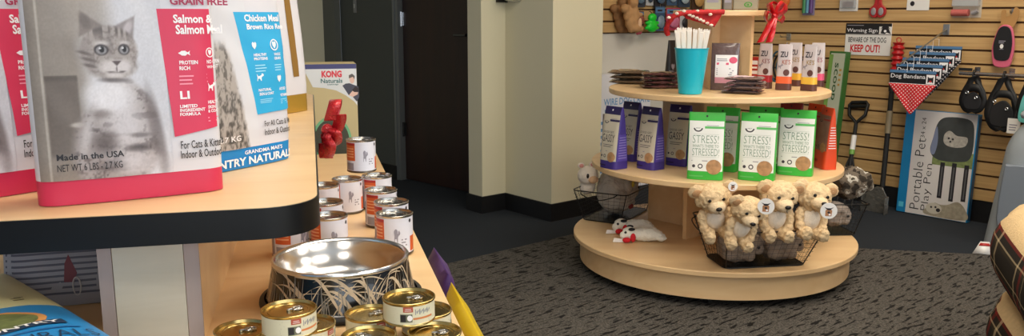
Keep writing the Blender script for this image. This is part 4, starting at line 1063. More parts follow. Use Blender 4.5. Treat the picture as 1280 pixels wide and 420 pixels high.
# small white-topped pouches with coloured bands
def zpouch(label, col, px_, py_, rel):
    o = thing('treat_pouch', label, 'treat pouch', (0, 0, 0), 0); w, h, d = .066, .195, .04
    mt = [M('small_pouch_silver', (206, 200, 204), .3, bump=(60, .25, .003)), M('small_band_'+label.split()[0], col, .4), M('small_pouch_base', (92, 58, 54), .4)]
    _, S0, _ = bag_body('pouch_body', o, w, h, d, mt, zs(h, .012, .028, .058), lambda z, s: 2 if z < .028 else (1 if z < .058 else 0), n=4, seg=32, top=.12, wr=.0015, seed=len(label) % 5, taper=.12, bulge=.05)
    pr = Print(lambda x, z, off: S0(x, z, off+.001)); ink = M('print_ink', (46, 42, 54), .5)
    pr.text('ZU', -.018, .140, .014, .164, ink, .0006, .02); pr.text("KE'S", -.008, .110, .026, .130, M('small_text_'+label.split()[0], tuple(int(q*.7) for q in col), .5), .0006)
    pr.disc(.012, .075, .013, .014, M('treat_photo', (96, 62, 60), .6), .0006, 14); icon(pr, CAT, -.014, .09, .022, .022, m_gr, .0006); pr.build('front_print', o)
    return stand(o, px_, py_, Z3, rel)
zpouch('red banded silver treat pouch nearest the wooden tower on the top shelf', (176, 40, 52), 955, 110.5, -28)
zpouch('orange banded silver treat pouch at the front of the top shelf, right of the tower', (232, 104, 60), 979, 112.5, -12)
zpouch('yellow banded silver treat pouch behind the orange banded one', (226, 176, 60), 992, 107.5, -24)
zpouch('golden banded silver treat pouch at the right rim of the top shelf', (232, 190, 72), 1010.5, 113.6, -30)
zpouch('pink banded silver treat pouch behind the golden banded one', (222, 88, 128), 1020, 108, -20)
# little red and white carton against the tower
p = onz(943, 103, Z3); o = thing('treat_carton', 'narrow red and white carton between the tower and the red banded pouch', 'box', (p.x, p.y, Z3+LZ), facing(p)-R(20))
g = G(); g.box(-.018, .018, -.012, .012, 0, .12); g.build('carton', m_redl, o, bevel=.001)
pr = Print(flat(-.012)); pr.rect(-.016, .085, .016, .104, m_pw); pr.rect(-.016, .04, .016, .056, m_pw); pr.rect(-.014, .066, .014, .075, m_pw); pr.build('printed_front', o)
# ---------------------------------------------------------------- tower top: clear boxes, bow, garland
m_acr = M('clear_acrylic', (178, 176, 160), .12, trans=.0, alpha=.75)
for i, (x0, x1, rel, lab) in enumerate(((880, 901, 0, 'pale green clear box on the tower top, leftmost'), (903.5, 915, 4, 'grey box in the middle of the tower top'), (918, 949, -3, 'pale clear box with green emblem on the tower top'))):
    pl = aty((x0+x1)/2, 13, DC.y-.10); wd = (x1-x0)*3.45/1050
    o = thing('plastic_box', lab, 'box', (pl.x, DC.y-.10+.01*i, Z4+.0255), facing(pl)+R(rel))
    g = G(); g.box(-wd/2, wd/2, -.045, .045, 0, .15); g.build('box_body', M('box_tone_%s' % ('sage', 'graphite', 'stone')[i], ((168, 166, 140), (118, 110, 100), (160, 152, 132))[i], .3), o, bevel=.004)
    g = G(); g.box(-wd/2-.002, wd/2+.002, -.047, .047, .1505, .165); g.build('box_lid', M('lid_tone', (120, 116, 104), .35), o, bevel=.003)
    pr = Print(flat(-.045))
    if i == 2: pr.ring(.012, .022, .017, .011, .3, M('print_lime', (70, 150, 50), .5), .0008, 18); pr.text('a', .006, .017, .017, .026, M('print_lime', (70, 150, 50), .5), .0008, .03)
    else: pr.rect(-wd*.35, .03, wd*.35, .08, m_gr, .0006)
    pr.build('printed_front', o)
m_satin = M('red_satin', (206, 24, 34), .26, coat=.3)
bw = aty(962, 22, DC.y-.21); bo_ = thing('gift_bow', 'big red satin bow with two tails on the right rim of the tower cap', 'bow', bw, facing(bw))
def bq(a, b, k=0): q = aty(a, b, bw.y+k)-bw; c, s = math.cos(-facing(bw)), math.sin(-facing(bw)); return Vector((q.x*c-q.y*s, q.x*s+q.y*c, q.z))
def bl(name, pts, w, wd=(.25, -1, .1)): g = G(); ribbon(g, [bq(*p) for p in pts], wd, w); return g.build(name, m_satin, bo_, smooth=60, solid=.001)
bl('bow_loop', ((967, 19, 0), (962, 8, -.02), (963, 3, -.01), (970, 7, .02), (968, 17, .01)), .045, (.6, -1, .2))
bl('bow_loop', ((969, 20, 0), (974, 8, -.02), (980, 3, 0), (981, 12, .02), (971, 20, .01)), .045, (-.5, -1, .3))
bl('bow_loop', ((970, 21, 0), (976, 17, -.02), (980, 20, 0), (976, 27, .02), (970, 23, .01)), .042, (-.3, -1, .4))
bl('bow_loop', ((967, 20, 0), (960, 14, -.03), (957, 22, -.01), (961, 29, .02), (967, 23, .01)), .045, (.4, -1, -.2))
g = G(); g.ball(bq(968, 20, -.012), (.014, .014, .013)); g.build('knot', m_satin, bo_)
bl('bow_tail', ((966, 22, -.015), (962, 31, -.03), (958, 39, -.03), (953, 48, -.035), (950, 53, -.035)), .030, (1, -.3, .2))
bl('bow_tail', ((968, 23, -.02), (966, 32, -.035), (965, 40, -.035), (963, 47, -.04), (961, 53, -.04)), .028, (1, -.35, .1))
# red swag with white tufts
m_swag = M('swag_red', (190, 34, 38), .7, vary=.2, vscale=60); m_tuft = M('tuft_white', (232, 214, 196), .8, bump=(200, .5, .004))
sy = DC.y-.225
o = thing('holiday_swag', 'red cloth swag with white tufts draped around the tower cap', 'garland', aty(868, 22, sy))
def sq(a, b, k=0): return aty(a, b, sy+k)-o.location
g = G()
def clothpatch(quad, n=8):
    a, b, c, d = [sq(*q) for q in quad]
    g.grid(lambda u, v: tuple((a*(1-u)+b*u)*(1-v)+(d*(1-u)+c*u)*v+Vector((0, .006*math.sin(u*9+v*4), 0))), n, n)
clothpatch(((858, 23, 0), (893, 34, 0), (905, 13, .0), (850, 15, 0)))
g.build('red_cloth', m_swag, o, smooth=60, solid=.004)
g = G(); g.tube(path([sq(*q) for q in ((905, 15, -.006), (880, 15, -.012), (858, 16, -.012), (845, 19, -.006), (837, 27, .01), (833, 36, .03), (835, 44, .04))]), [.010]*37, 10); fuzz(g, .004, 90); g.build('red_rope', m_swag, o, smooth=60)
for i, q in enumerate(((862, 18.5), (866, 20.5), (871, 22.5), (875, 24.5), (879, 26.5), (884, 29), (889, 31.5), (888, 18), (846, 17), (836, 22), (855, 14), (872, 14))):
    g = G(); g.ball(sq(q[0], q[1], -.016), (.0085, .007, .006), 12, 8); fuzz(g, .0018, 200, i); g.build('white_tuft', m_tuft, o)
# ---------------------------------------------------------------- wire baskets
def basket(label, ctr, rz, w, d, W2, D2, h, z):
    o = thing('wire_basket', label, 'basket', (ctr.x, ctr.y, z+LZ), rz)
    def rect(w, d, zz): return [(-w/2, -d/2, zz), (w/2, -d/2, zz), (w/2, d/2, zz), (-w/2, d/2, zz)]
    def rr(w, d, zz, r=.03):
        return [(x, y, zz) for x, y in rounded(-w/2, w/2, -d/2, d/2, r, 5)]
    r0 = .0024
    g = G(); g.tube(rr(W2, D2, h), r0*1.15, 8, True); g.build('rim', m_wire, o)
    g = G(); g.tube(rr(w, d, r0), r0, 8, True); g.build('base_ring', m_wire, o)
    g = G(); g.box(-w/2+.006, w/2-.006, -d/2+.006, d/2-.006, .001, .0035); g.build('base_tray', m_black, o)
    for sx in (-1, 1):
        for sy_ in (-1, 1):
            g = G(); g.tube([(sx*(w/2-.008), sy_*(d/2-.008), r0), (sx*(W2/2-.008), sy_*(D2/2-.008), h)], r0, 7); g.build('corner_wire', m_wire, o)
        g = G(); hw = D2*.33; g.tube(path([(sx*W2/2, -hw, h), (sx*(W2/2+.028), -hw*.8, h-.012), (sx*(W2/2+.034), 0, h-.03), (sx*(W2/2+.028), hw*.8, h-.012), (sx*W2/2, hw, h)]), r0, 7); g.build('handle', m_wire, o)
    g = G()
    def lerp(a, b, t): return tuple(a[i]*(1-t)+b[i]*t for i in range(3))
    B0 = rect(w-.004, d-.004, r0); T0 = rect(W2-.004, D2-.004, h)
    for k in range(4):
        a, b, c, e = B0[k], B0[(k+1) % 4], T0[(k+1) % 4], T0[k]
        n = max(4, int(math.dist(a, b)/.022))
        for i in range(1, n): g.tube([lerp(a, b, i/n), lerp(e, c, i/n)], .0006, 4)
        for j in range(1, 8): g.tube([lerp(a, e, j/8), lerp(b, c, j/8)], .0006, 4)
    g.build('mesh_side', m_wire, o, smooth=0)
    return o
def para(a, b, c):       # bottom corners: left rear, left front, right front
    a, b, c = onz(*a, Z1), onz(*b, Z1), onz(*c, Z1); X = (c-b).normalized(); w = (c-b).length
    Yv = Vector((-X.y, X.x, 0)); d = (a-b).dot(Yv); ctr = (b+c)/2+Yv*d/2
    return ctr, math.atan2(X.y, X.x), w, d
fc, frz, fw, fd = para((881, 319), (906, 337), (1007, 332))
bk1 = basket('black wire basket full of bears at the front of the round stand', fc, frz, fw, fd, fw+.075, fd+.16, .165, Z1)
lc, lrz, lw_, ld = para((727, 275), (777, 281), (811, 262))
lX = onz(777, 281, Z1)-onz(727, 275, Z1); lD = onz(811, 262, Z1)-onz(777, 281, Z1)
lrz = math.atan2(lD.y, lD.x); lctr = (onz(727, 275, Z1)+onz(811, 262, Z1))/2
bk2 = basket('black wire basket holding a grey bundle at the left of the round stand', lctr, lrz, lD.length, min(.24, lX.length), lD.length+.07, min(.24, lX.length)+.08, .15, Z1)
rc = (onz(1012, 296, Z1)+onz(1069, 295, Z1))/2; rX = onz(1069, 295, Z1)-onz(1012, 296, Z1); rrz = math.atan2(rX.y, rX.x); rw = rX.length+.02
rY = Vector((-math.sin(rrz), math.cos(rrz), 0)); rc = rc+rY*.095
bk3 = basket('black wire basket of grey plush toys at the right rear of the round stand', rc, rrz, rw, .17, rw+.07, .235, .15, Z1)
# ---------------------------------------------------------------- plush bears
m_bear = M('plush_honey', (234, 203, 160), .95, vary=.10, vscale=70, bump=(260, .8, .006), spec=.1); m_bearl = M('plush_pale', (246, 234, 216), .95, bump=(260, .8, .006), spec=.1); m_ear = M('plush_tan', (196, 152, 110), .95, bump=(260, .7, .005), spec=.1)
m_eye = M('plush_eye', (14, 10, 10), .15); m_nose = M('plush_nose', (26, 18, 16), .35); m_tagw = M('tag_white', (238, 236, 234), .45); m_thread = M('thread', (70, 60, 52), .6)
def bear(label, group):
    o = thing('plush_bear', label, 'plush toy', (0, 0, 0), 0, group)
    g = G(); g.ball((0, .006, .066), (.052, .046, .066)); g.ball((0, -.002, .172), (.070, .056, .058)); g.ball((-.05, .0, .160), (.026, .03, .026)); g.ball((.05, .0, .160), (.026, .03, .026)); g.ball((0, .0, .122), (.042, .038, .03))
    for s in (-1, 1):
        g.ball((s*.033, -.052, .028), (.025, .044, .025), rot=Matrix.Rotation(s*R(14), 3, 'Z').to_euler()); g.ball((s*.037, -.087, .036), (.023, .017, .029))
        g.ball((s*.052, -.022, .085), (.018, .022, .040), rot=Matrix.Rotation(R(-24), 3, 'X').to_euler()); g.ball((s*.050, -.042, .055), (.018, .021, .018))
    g = remesh(g, .0046, .0056, 82, 3); g.build('body', m_bear, o, smooth=180)
    g = G(); g.ball((0, -.050, .157), (.036, .036, .028)); fuzz(g, .0026, 110); g.build('muzzle', M('plush_wheat', (240, 214, 176), .95, bump=(260, .8, .006), spec=.1), o, smooth=180)
    g = G(); g.ball((0, -.0865, .166), (.0125, .0075, .0085)); g.build('nose', m_nose, o)
    g = G(); g.ball((0, -.019, .078), (.040, .0335, .046)); fuzz(g, .002, 110); g.build('belly', m_bearl, o, smooth=180)
    for s in (-1, 1):
        g = G(); g.ball((s*.0275, -.0505, .186), (.0072, .005, .0072), 12, 8); g.build('eye', m_eye, o)
        g = G(); g.ball((s*.068, .002, .205), (.033, .014, .029), rot=Matrix.Rotation(s*R(24), 3, 'Y').to_euler()); fuzz(g, .0046, 90, s); e = g.build('ear', m_bear, o, smooth=180)
        g = G(); g.ball((s*.069, -.0085, .203), (.020, .006, .017)); fuzz(g, .001, 120); g.build('inner_ear', m_ear, e, smooth=180)
    g = G(); g.tube(path([(0, -.0850, .154), (0, -.0855, .146), (.008, -.083, .140)]), .0011, 5); g.build('mouth', m_nose, o)
    return o
def inside(b, rz, ctr, x, y): c, s = math.cos(rz), math.sin(rz); return Vector((ctr.x+x*c-y*s, ctr.y+x*s+y*c, 0))
BG = 'honey coloured plush bears in the front wire basket'
br = bear('honey plush bear leftmost in the front basket, sitting with both feet forward', BG)
def seat(o, hx_, hy_, Y, yaw, roll=0, pitch=0, scale=1.0):
    hd = aty(hx_, hy_, Y); rot = Matrix.Rotation(facing(hd)+R(yaw), 3, 'Z') @ Matrix.Rotation(R(roll), 3, 'Y') @ Matrix.Rotation(R(pitch), 3, 'X')
    off = rot @ (Vector((0, -.002, .172))*scale)
    return (hd.x-off.x, hd.y-off.y, hd.z-off.z), rot.to_euler()
l, r = seat(br, 892, 246, 3.118, 14, -8, 20, .95); br.location = l; br.rotation_euler = r; br.scale = (.95,)*3
l, r = seat(br, 936, 262, 3.05, 24, 12, 30, .88); dup(br, 'honey plush bear peering low between two others in the front basket', l, rot=r, scale=.88)
l, r = seat(br, 975, 244, 3.125, 26, 4, 18, .98); b3 = dup(br, 'honey plush bear with white chest third from the left in the front basket', l, rot=r, scale=.98)
l, r = seat(br, 1018, 245, 3.16, 30, 10, 6, .95); b4 = dup(br, 'honey plush bear rightmost in the front basket, looking up and away', l, rot=r, scale=.95)
def tagdisc(px_, py_, Y, rel, label, rad=.030):
    p = aty(px_, py_, Y); o = thing('toy_tag', label, 'tag', p, facing(p)+R(rel))
    g = G(); g.lathe([(0, -.0006), (rad, -.0006), (rad, .0006), (0, .0006)], 30, T=Matrix.Rotation(PI/2, 4, 'X')); g.build('tag_disc', m_tagw, o)
    S = flat(-.0006); pr = Print(S); tn = M('tag_tan', (176, 124, 84), .5); k = rad/.03
    pr.poly([(a*k, b*k) for a, b in ((-.012, -.02), (.01, -.02), (.012, .0), (.006, .008), (-.006, .008), (-.012, 0))], tn, .0006)
    pr.poly([(a*k, b*k) for a, b in ((-.017, .014), (-.004, .002), (.004, .002), (.017, .014), (.006, .010), (-.006, .010))], m_pk, .0009); pr.disc(0, -.006*k, .005*k, .004*k, m_pk, .001); pr.disc(.004*k, -.014*k, .004*k, .0035*k, m_pw, .001); pr.build('animal_print', o)
    g = G(); g.tube([(0, 0, rad*.9), (.004, .012, rad*1.25), (0, .03, rad*1.1)], .0008, 5); g.build('thread', m_thread, o)
tagdisc(916, 233, 3.05, 20, 'small white round toy tag on the ear of the leftmost bear', .018)
tagdisc(957.5, 258, 2.99, 0, 'large white round toy tag between the two middle bears')
tagdisc(1036, 263.5, 3.02, 10, 'white round toy tag before the rightmost bear')
# grey plush toys beneath
m_gpl = M('plush_grey', (146, 130, 116), .95, vary=.2, vscale=30, bump=(200, .8, .006), spec=.1); m_gpl2 = M('plush_dove', (158, 147, 138), .95, vary=.15, vscale=30, bump=(200, .8, .006), spec=.1)
def lump(label, mt, r, seed, group):
    o = thing('plush_toy', label, 'plush toy', (0, 0, 0), 0, group); rn = random.Random(seed)
    g = G(); g.ball((0, 0, r[2]), r); g.ball((r[0]*.62, -r[1]*.3, r[2]*1.1), (r[0]*.5, r[1]*.55, r[2]*.6)); g.ball((-r[0]*.5, -r[1]*.5, r[2]*.7), (r[0]*.4, r[1]*.4, r[2]*.4))
    for k in range(9):
        a, b = rn.uniform(-.72, .72), rn.uniform(.5, 1.45); g.ball((r[0]*a, -r[1]*(.78-.35*a*a), r[2]*b), (r[0]*rn.uniform(.2, .34), r[1]*.32, r[2]*rn.uniform(.2, .36)))
    g = remesh(g, .006, .0048, 55, 2); g.build('body', mt, o, smooth=180)
    for s in (-1, 1):
        g = G(); g.ball((r[0]*(.72+.1*s), -r[1]*.62, r[2]*(1.35-.5*(s > 0))), (r[0]*.28, r[1]*.12, r[2]*.30), rot=Matrix.Rotation(R(25*s), 3, 'Y').to_euler()); fuzz(g, .002, 90, s+seed); g.build('ear', mt, o, smooth=180)
    g = G(); g.ball((r[0]*.75, -r[1]*.86, r[2]*1.0), (.007, .005, .006), 12, 8); g.build('nose', m_nose, o)
    return o
GL = 'grey plush toys under the bears'
lp = lump('grey plush toy under the bears at the left end of the front basket', m_gpl, (.088, .062, .070), 1, GL)
q = inside(None, frz, fc, -.090, -.030); lp.location = (q.x, q.y, Z1+.007); lp.rotation_euler = (0, 0, frz)
q = inside(None, frz, fc, .085, -.028); dup(lp, 'grey plush toy under the bears at the right end of the front basket', (q.x, q.y, Z1+.007), frz+R(10))
lp2 = lump('dove grey plush toy under the bears at the rear of the front basket', m_gpl2, (.085, .05, .066), 3, GL)
q = inside(None, frz, fc, 0.0, .082); lp2.location = (q.x, q.y, Z1+.010); lp2.rotation_euler = (0, 0, frz+R(170))
# right basket: grey and camouflage plush
def camo():
    m = M('plush_camo', (92, 86, 74), .95, bump=(200, .6, .005), spec=.1); nt = m.node_tree; b = nt.nodes['Principled BSDF']
    tc = nt.nodes.new('ShaderNodeTexCoord'); n = nt.nodes.new('ShaderNodeTexNoise'); n.inputs['Scale'].default_value = 17; n.inputs['Detail'].default_value = 3
    cr = nt.nodes.new('ShaderNodeValToRGB'); cr.color_ramp.interpolation = 'CONSTANT'; e = cr.color_ramp.elements; e[0].color = rgb(60, 54, 48); e[0].position = 0; e[1].position = .45; e[1].color = rgb(112, 102, 90); k = e.new(.56); k.color = rgb(196, 190, 178); k = e.new(.64); k.color = rgb(84, 78, 66)
    nt.links.new(tc.outputs['Object'], n.inputs['Vector']); nt.links.new(n.outputs['Fac'], cr.inputs['Fac']); nt.links.new(cr.outputs['Color'], b.inputs['Base Color']); return m
m_camo = camo()
RG = 'plush toys in the rear basket'
c1 = lump('camouflage plush dog with black nose sticking out of the right rear basket', m_camo, (.090, .06, .078), 6, RG)
def in_right(x, y): return inside(None, rrz, rc, x, y)
hd = aty(1068, 236, rc.y+.01); c1.location = (hd.x-.02, hd.y, hd.z-.05); c1.rotation_euler = (0, 0, rrz+R(12))
c2 = lump('dove grey plush toy with floppy ears at the near side of the right rear basket', m_gpl2, (.06, .055, .060), 7, RG)
hd = aty(1046, 262, rc.y-.03); c2.location = (hd.x-.01, hd.y, Z1+.03); c2.rotation_euler = (0, 0, rrz-R(5))
# left basket: big grey bundle and a white plush with pink ears
bb = lump('large grey plush bundle filling the left wire basket', M('plush_smoke', (188, 182, 172), .95, vary=.12, vscale=18, bump=(160, .5, .005), spec=.1), (.132, .092, .122), 9, None)
g = G(); g.ball((-.035, -.100, .165), (.016, .006, .016), 14, 8); g.build('yellow_badge', M('badge_yellow', (206, 190, 70), .5), bb)
for x in (-.06, -.04): g = G(); g.ball((x, -.098, .055), (.011, .008, .011), 12, 8); g.build('red_pompom', M('pompom_red', (150, 40, 40), .8), bb)
p = lctr; bb.location = (p.x, p.y, Z1+.008); bb.rotation_euler = (0, 0, lrz)
m_wpl = M('plush_white', (236, 226, 212), .95, bump=(240, .6, .005), spec=.1); m_pkp = M('plush_pink', (214, 150, 144), .95, spec=.1); m_peach = M('plush_peach', (226, 188, 150), .95, bump=(240, .6, .005), spec=.1)
hd = aty(735, 219, lctr.y-.03); o = thing('plush_toy', 'white plush head with pink ears peeping over the left basket rim', 'plush toy', hd, facing(hd)+R(8), None); o.scale = (1.15, 1.1, 1.1)
g = G(); g.ball((0, 0, 0), (.046, .042, .044)); g.ball((0, .012, -.055), (.035, .032, .035)); g = remesh(g, .005, .002, 90, 2); g.build('body', m_wpl, o, smooth=180)
g = G(); g.ball((.018, -.036, -.014), (.022, .016, .017)); g.build('muzzle', m_peach, o)
g = G(); g.ball((-.006, -.041, .004), (.006, .004, .011), 12, 8); g.build('eye', m_eye, o)
for s, (a, b) in ((-1, (-.03, .045)), (1, (.018, .05))):
    g = G(); g.ball((a, -.004, b), (.016, .009, .014)); e = g.build('ear', m_wpl, o); g = G(); g.ball((a, -.0095, b), (.010, .005, .009)); g.build('inner_ear', m_pkp, e)
# white plush toys lying on the base shelf
m_lamb = M('plush_ivory', (252, 250, 238), .95, bump=(220, .9, .007), spec=.1); m_redf = M('felt_red', (206, 28, 42), .85); m_blkf = M('felt_black', (22, 20, 22), .85)
def lamb(label):
    o = thing('plush_toy', label, 'plush toy', (0, 0, 0), 0)
    g = G(); g.ball((.075, 0, .030), (.075, .032, .029)); g.ball((0, 0, .034), (.034, .032, .031)); g.ball((.135, .02, .018), (.028, .014, .013)); g.ball((.135, -.02, .018), (.028, .014, .013))
    g = remesh(g, .0046, .004, 80, 2); g.build('body', m_lamb, o, smooth=180)
    g = G(); g.ball((-.026, -.012, .030), (.018, .018, .018)); g.build('muzzle', m_lamb, o)
    g = G(); g.ball((-.016, -.034, .014), (.018, .010, .012)); g.ball((.012, -.032, .024), (.012, .008, .020)); fuzz(g, .001, 80); g.build('red_bandana', m_redf, o)
    for s in (-1, 1):
        g = G(); g.ball((.006, s*.026, .060), (.015, .008, .007)); g.build('ear', m_blkf, o)
    g = G(); g.ball((-.020, -.024, .046), (.006, .004, .006), 12, 8); g.build('eye', m_eye, o)
    g = G(); g.slab([(-.075, .002), (-.03, .001), (-.028, .016), (-.07, .02)], -.022, -.0205); g.build('paper_tag', m_tagw, o)
    return o
lm = lamb('white plush toy with red bandana lying on the base shelf, nearer the wire basket'); p = onz(776, 291, Z1); lm.location = (p.x, p.y, Z1+LZ+.001); lm.rotation_euler = (0, 0, facing(p)+R(14))
p = onz(786.5, 302, Z1); dup(lm, 'white plush toy with red bandana lying on the base shelf, nearer the rim', (p.x, p.y, Z1+LZ+.001), facing(p)+R(8))
# ================================================================== GOODS ON AND BEFORE THE SLAT WALLS
RZR = A-PI/2; RZL = A                                # turns of things hung on the right and the left slat wall
FR = PW+NW*TS; FLt = PL+NL*TS                        # slat faces
def wp(px_, py_, off=0.0, w='R'):
    P, n = (FR, NW) if w == 'R' else (FLt, NL)
    return onp(px_, py_, P+n*off, n)
def wrect(x0, y0, x1, y1, off=0.0, w='R'):            # pixel box -> centre-bottom point, width, height
    ym, xm = (y0+y1)/2, (x0+x1)/2
    wd = (wp(x1, ym, off, w)-wp(x0, ym, off, w)).length
    t, b = wp(xm, y0, off, w), wp(xm, y1, off, w)
    return b, wd, t.z-b.z
def lloc(p, loc, rz): q = p-loc; c, s = math.cos(rz), math.sin(rz); return Vector((q.x*c+q.y*s, -q.x*s+q.y*c, q.z))
m_card = M('card_white', (232, 230, 226), .5); m_cardk = M('card_black', (24, 25, 28), .45); m_clear = M('clear_blister', (200, 204, 206), .12, alpha=.45)
HOOKM = M('zinc_hook', (176, 176, 172), .3, 1)
def hook(label, px_, py_, ln, w='R', drop=.0):
    rz = RZR if w == 'R' else RZL; n = NW if w == 'R' else NL
    p = wp(px_, py_, .0005, w); o = thing('peg_hook', label, 'hook', p, rz)
    g = G(); g.box(-.016, .016, -.003, 0, -.022, .022); g.build('back_plate', HOOKM, o, bevel=.001)
    g = G(); g.tube([(0, -.003, 0), (0, -ln*.9, -drop), (0, -ln, -drop+.012)], .0032, 8); g.build('prong', HOOKM, o)
    return o
def card(name, label, cat, box, mats, off=.0015, w='R', thick=.004, rzx=0, group=None):
    p, wd, h = wrect(*box, off=off, w=w); rz = (RZR if w == 'R' else RZL)+rzx
    o = thing(name, label, cat, p, rz, group); g = G(); g.box(-wd/2, wd/2, -thick, 0, 0, h); g.build('card', mats, o, bevel=.0008)
    return o, wd, h, Print(flat(-thick))
# ---- warning sign
o, w_, h_, pr = card('warning_sign', 'black and white dog warning sign with red lettering on the slat wall', 'sign', (1055, 29, 1112, 69), m_card)
X = lambda a: -w_/2+w_*a
pr.rect(X(.0), h_*.66, X(.735), h_*.995, m_cardk, .0006); pr.rect(X(.0), h_*.90, X(1.0), h_*1.0, m_cardk, .0005)
pr.text('Warning Sign', X(.03), h_*.685, X(.70), h_*.835, m_pw, .001, .005); pr.lines(X(.03), h_*.92, X(.5), h_*.965, 1, m_gr, .001)
pr.poly([(X(.77), h_*.69), (X(.80), h_*.86), (X(.76), h_*.80), (X(.80), h_*.90), (X(.93), h_*.90), (X(.97), h_*.80), (X(.93), h_*.86), (X(.99), h_*.67), (X(.90), h_*.72), (X(.86), h_*.67)], m_pk, .001); pr.disc(X(.865), h_*.76, w_*.03, h_*.04, m_pw, .0013)
pr.rect(X(.0), h_*.635, X(1), h_*.665, M('print_line', (150, 148, 146), .5), .0007)
pr.text('BEWARE OF THE DOG', X(.075), h_*.40, X(.90), h_*.565, m_pk, .001, .01)
pr.text('KEEP OUT!', X(.13), h_*.09, X(.78), h_*.335, M('print_signal', (206, 34, 38), .5), .001, .03)
pr.build('printed_face', o)
# ---- bandanas on a long hook
hk0 = wp(1183, 37, .0005); tipw = wp(1122, 82, .325); tl_ = lloc(tipw, hk0, RZR)
hk = thing('peg_hook', 'long sloping zinc peg hook carrying the row of bandanas', 'hook', hk0, RZR)
g = G(); g.box(-.018, .018, -.003, 0, -.03, .03); g.build('back_plate', HOOKM, hk, bevel=.001)
g = G(); g.tube([(0, -.003, 0), tl_*.97, tl_+Vector((0, -.004, .012))], .0045, 8); g.build('prong', HOOKM, hk)
m_bcard = M('bandana_card', (20, 21, 25), .4); m_bblue = M('card_blue_strip', (84, 126, 168), .4)
def dots(name, c, k):
    m = M(name, c, .8); nt = m.node_tree; b = nt.nodes['Principled BSDF']
    tc = nt.nodes.new('ShaderNodeTexCoord'); mp = nt.nodes.new('ShaderNodeMapping'); mp.inputs['Rotation'].default_value = (0, R(45), 0); mp.inputs['Scale'].default_value = (k, 0, k)
    v = nt.nodes.new('ShaderNodeTexVoronoi'); v.inputs['Randomness'].default_value = 0; v.inputs['Scale'].default_value = 1
    cr = nt.nodes.new('ShaderNodeValToRGB'); cr.color_ramp.interpolation = 'CONSTANT'; e = cr.color_ramp.elements; e[0].color = rgb(232, 220, 220); e[1].position = .22; e[1].color = rgb(*c)
    nt.links.new(tc.outputs['Object'], mp.inputs['Vector']); nt.links.new(mp.outputs['Vector'], v.inputs['Vector']); nt.links.new(v.outputs['Distance'], cr.inputs['Fac']); nt.links.new(cr.outputs['Color'], b.inputs['Base Color']); return m
m_rdot = dots('red_polka', (206, 30, 40), 68); m_kdot = dots('black_polka', (26, 26, 32), 62)
def bandana(label, px0, py0, off, dm, first):
    p, wd, h = wrect(px0, py0, px0+58, py0+17, off=off); rz = RZR
    o = thing('dog_bandana', label, 'bandana', p, rz)
    g = G(); g.box(-wd/2, wd/2, -.003, 0, 0, h); g.build('header_card', m_bcard, o, bevel=.0006)
    pr = Print(flat(-.003)); X = lambda a: -wd/2+wd*a
    pr.rect(X(0), h*.80, X(1), h, m_bblue); pr.rect(X(0), 0, X(1), h*.03, m_pw)
    pr.text('Dog Bandana', X(.03), h*.32, X(.78), h*.72, m_pw, .001, .005); pr.rect(X(.80), h*.06, X(.98), h*.74, m_pw, .0008)
    pr.poly([(X(.83), h*.12), (X(.83), h*.62), (X(.86), h*.52), (X(.92), h*.52), (X(.95), h*.62), (X(.95), h*.12), (X(.89), h*.3)], m_pk, .0012); pr.disc(X(.89), h*.26, wd*.025, h*.07, M('print_signal', (206, 34, 38), .5), .0015)
    pr.build('printed_front', o)
    g = G(); hw = wd*.52; L = .165
    def fn(u, v):
        x = (u-.5)*2*hw*(1-v*.97); z = -v*L-.001; return (x+.006*v, -.0035-.004*math.sin(PI*v)*math.cos(u*9)-.0015, z)
    g.grid(fn, 18, 14); g.build('cloth_triangle', dm, o, smooth=70, solid=.003)
    g = G(); g.tube([(X(.38), -.004, h*.86), (X(.38), -.0045, h*1.5), (X(.50), -.003, h*1.5), (X(.50), .0, h*1.0)], .0011, 5); g.build('plastic_hanger', m_pw, o)
    return o
nm = ['black polka-dot bandana hanging last on the peg, nearest the wall', 'black polka-dot bandana second from the wall on the peg', 'black polka-dot bandana in the middle of the row on the peg', 'black polka-dot bandana directly behind the red one']
for i in range(4): bandana(nm[i], 1143-8*i, 57.5+7.6*i, .06+.055*i, m_kdot, i == 0)
bandana('red polka-dot bandana with black header card, foremost on the peg', 1111, 88, .285, m_rdot, False)
# ---- red translucent toy and the black pooper scooper below it
p, wd, h = wrect(1117, 53, 1132, 86, off=.004)
o = thing('chew_toy', 'translucent red ribbed chew toy hanging left of the bandanas', 'dog toy', p, RZR)
m_rt = M('red_rubber', (196, 32, 36), .3, trans=.25)
g = G(); g.lathe([(0, 0)]+[(wd*.5*(.86+.14*math.cos(z*2*PI*5)), h*z) for z in [i/40 for i in range(41)]]+[(0, h)], 20, T=Matrix.Translation((0, -wd/2-.002, 0))); g.build('toy_body', m_rt, o, smooth=60)
g = G(); g.tube([(wd*.2*math.cos(q), -wd/2-.002, h+wd*.2+wd*.2*math.sin(q)) for q in [2*PI*i/16 for i in range(16)]], .003, 6, True); g.build('loop', m_rt, o)
def lean(loc, rz, back): return (Matrix.Rotation(rz, 4, 'Z') @ Matrix.Rotation(back, 4, 'X')).to_euler()
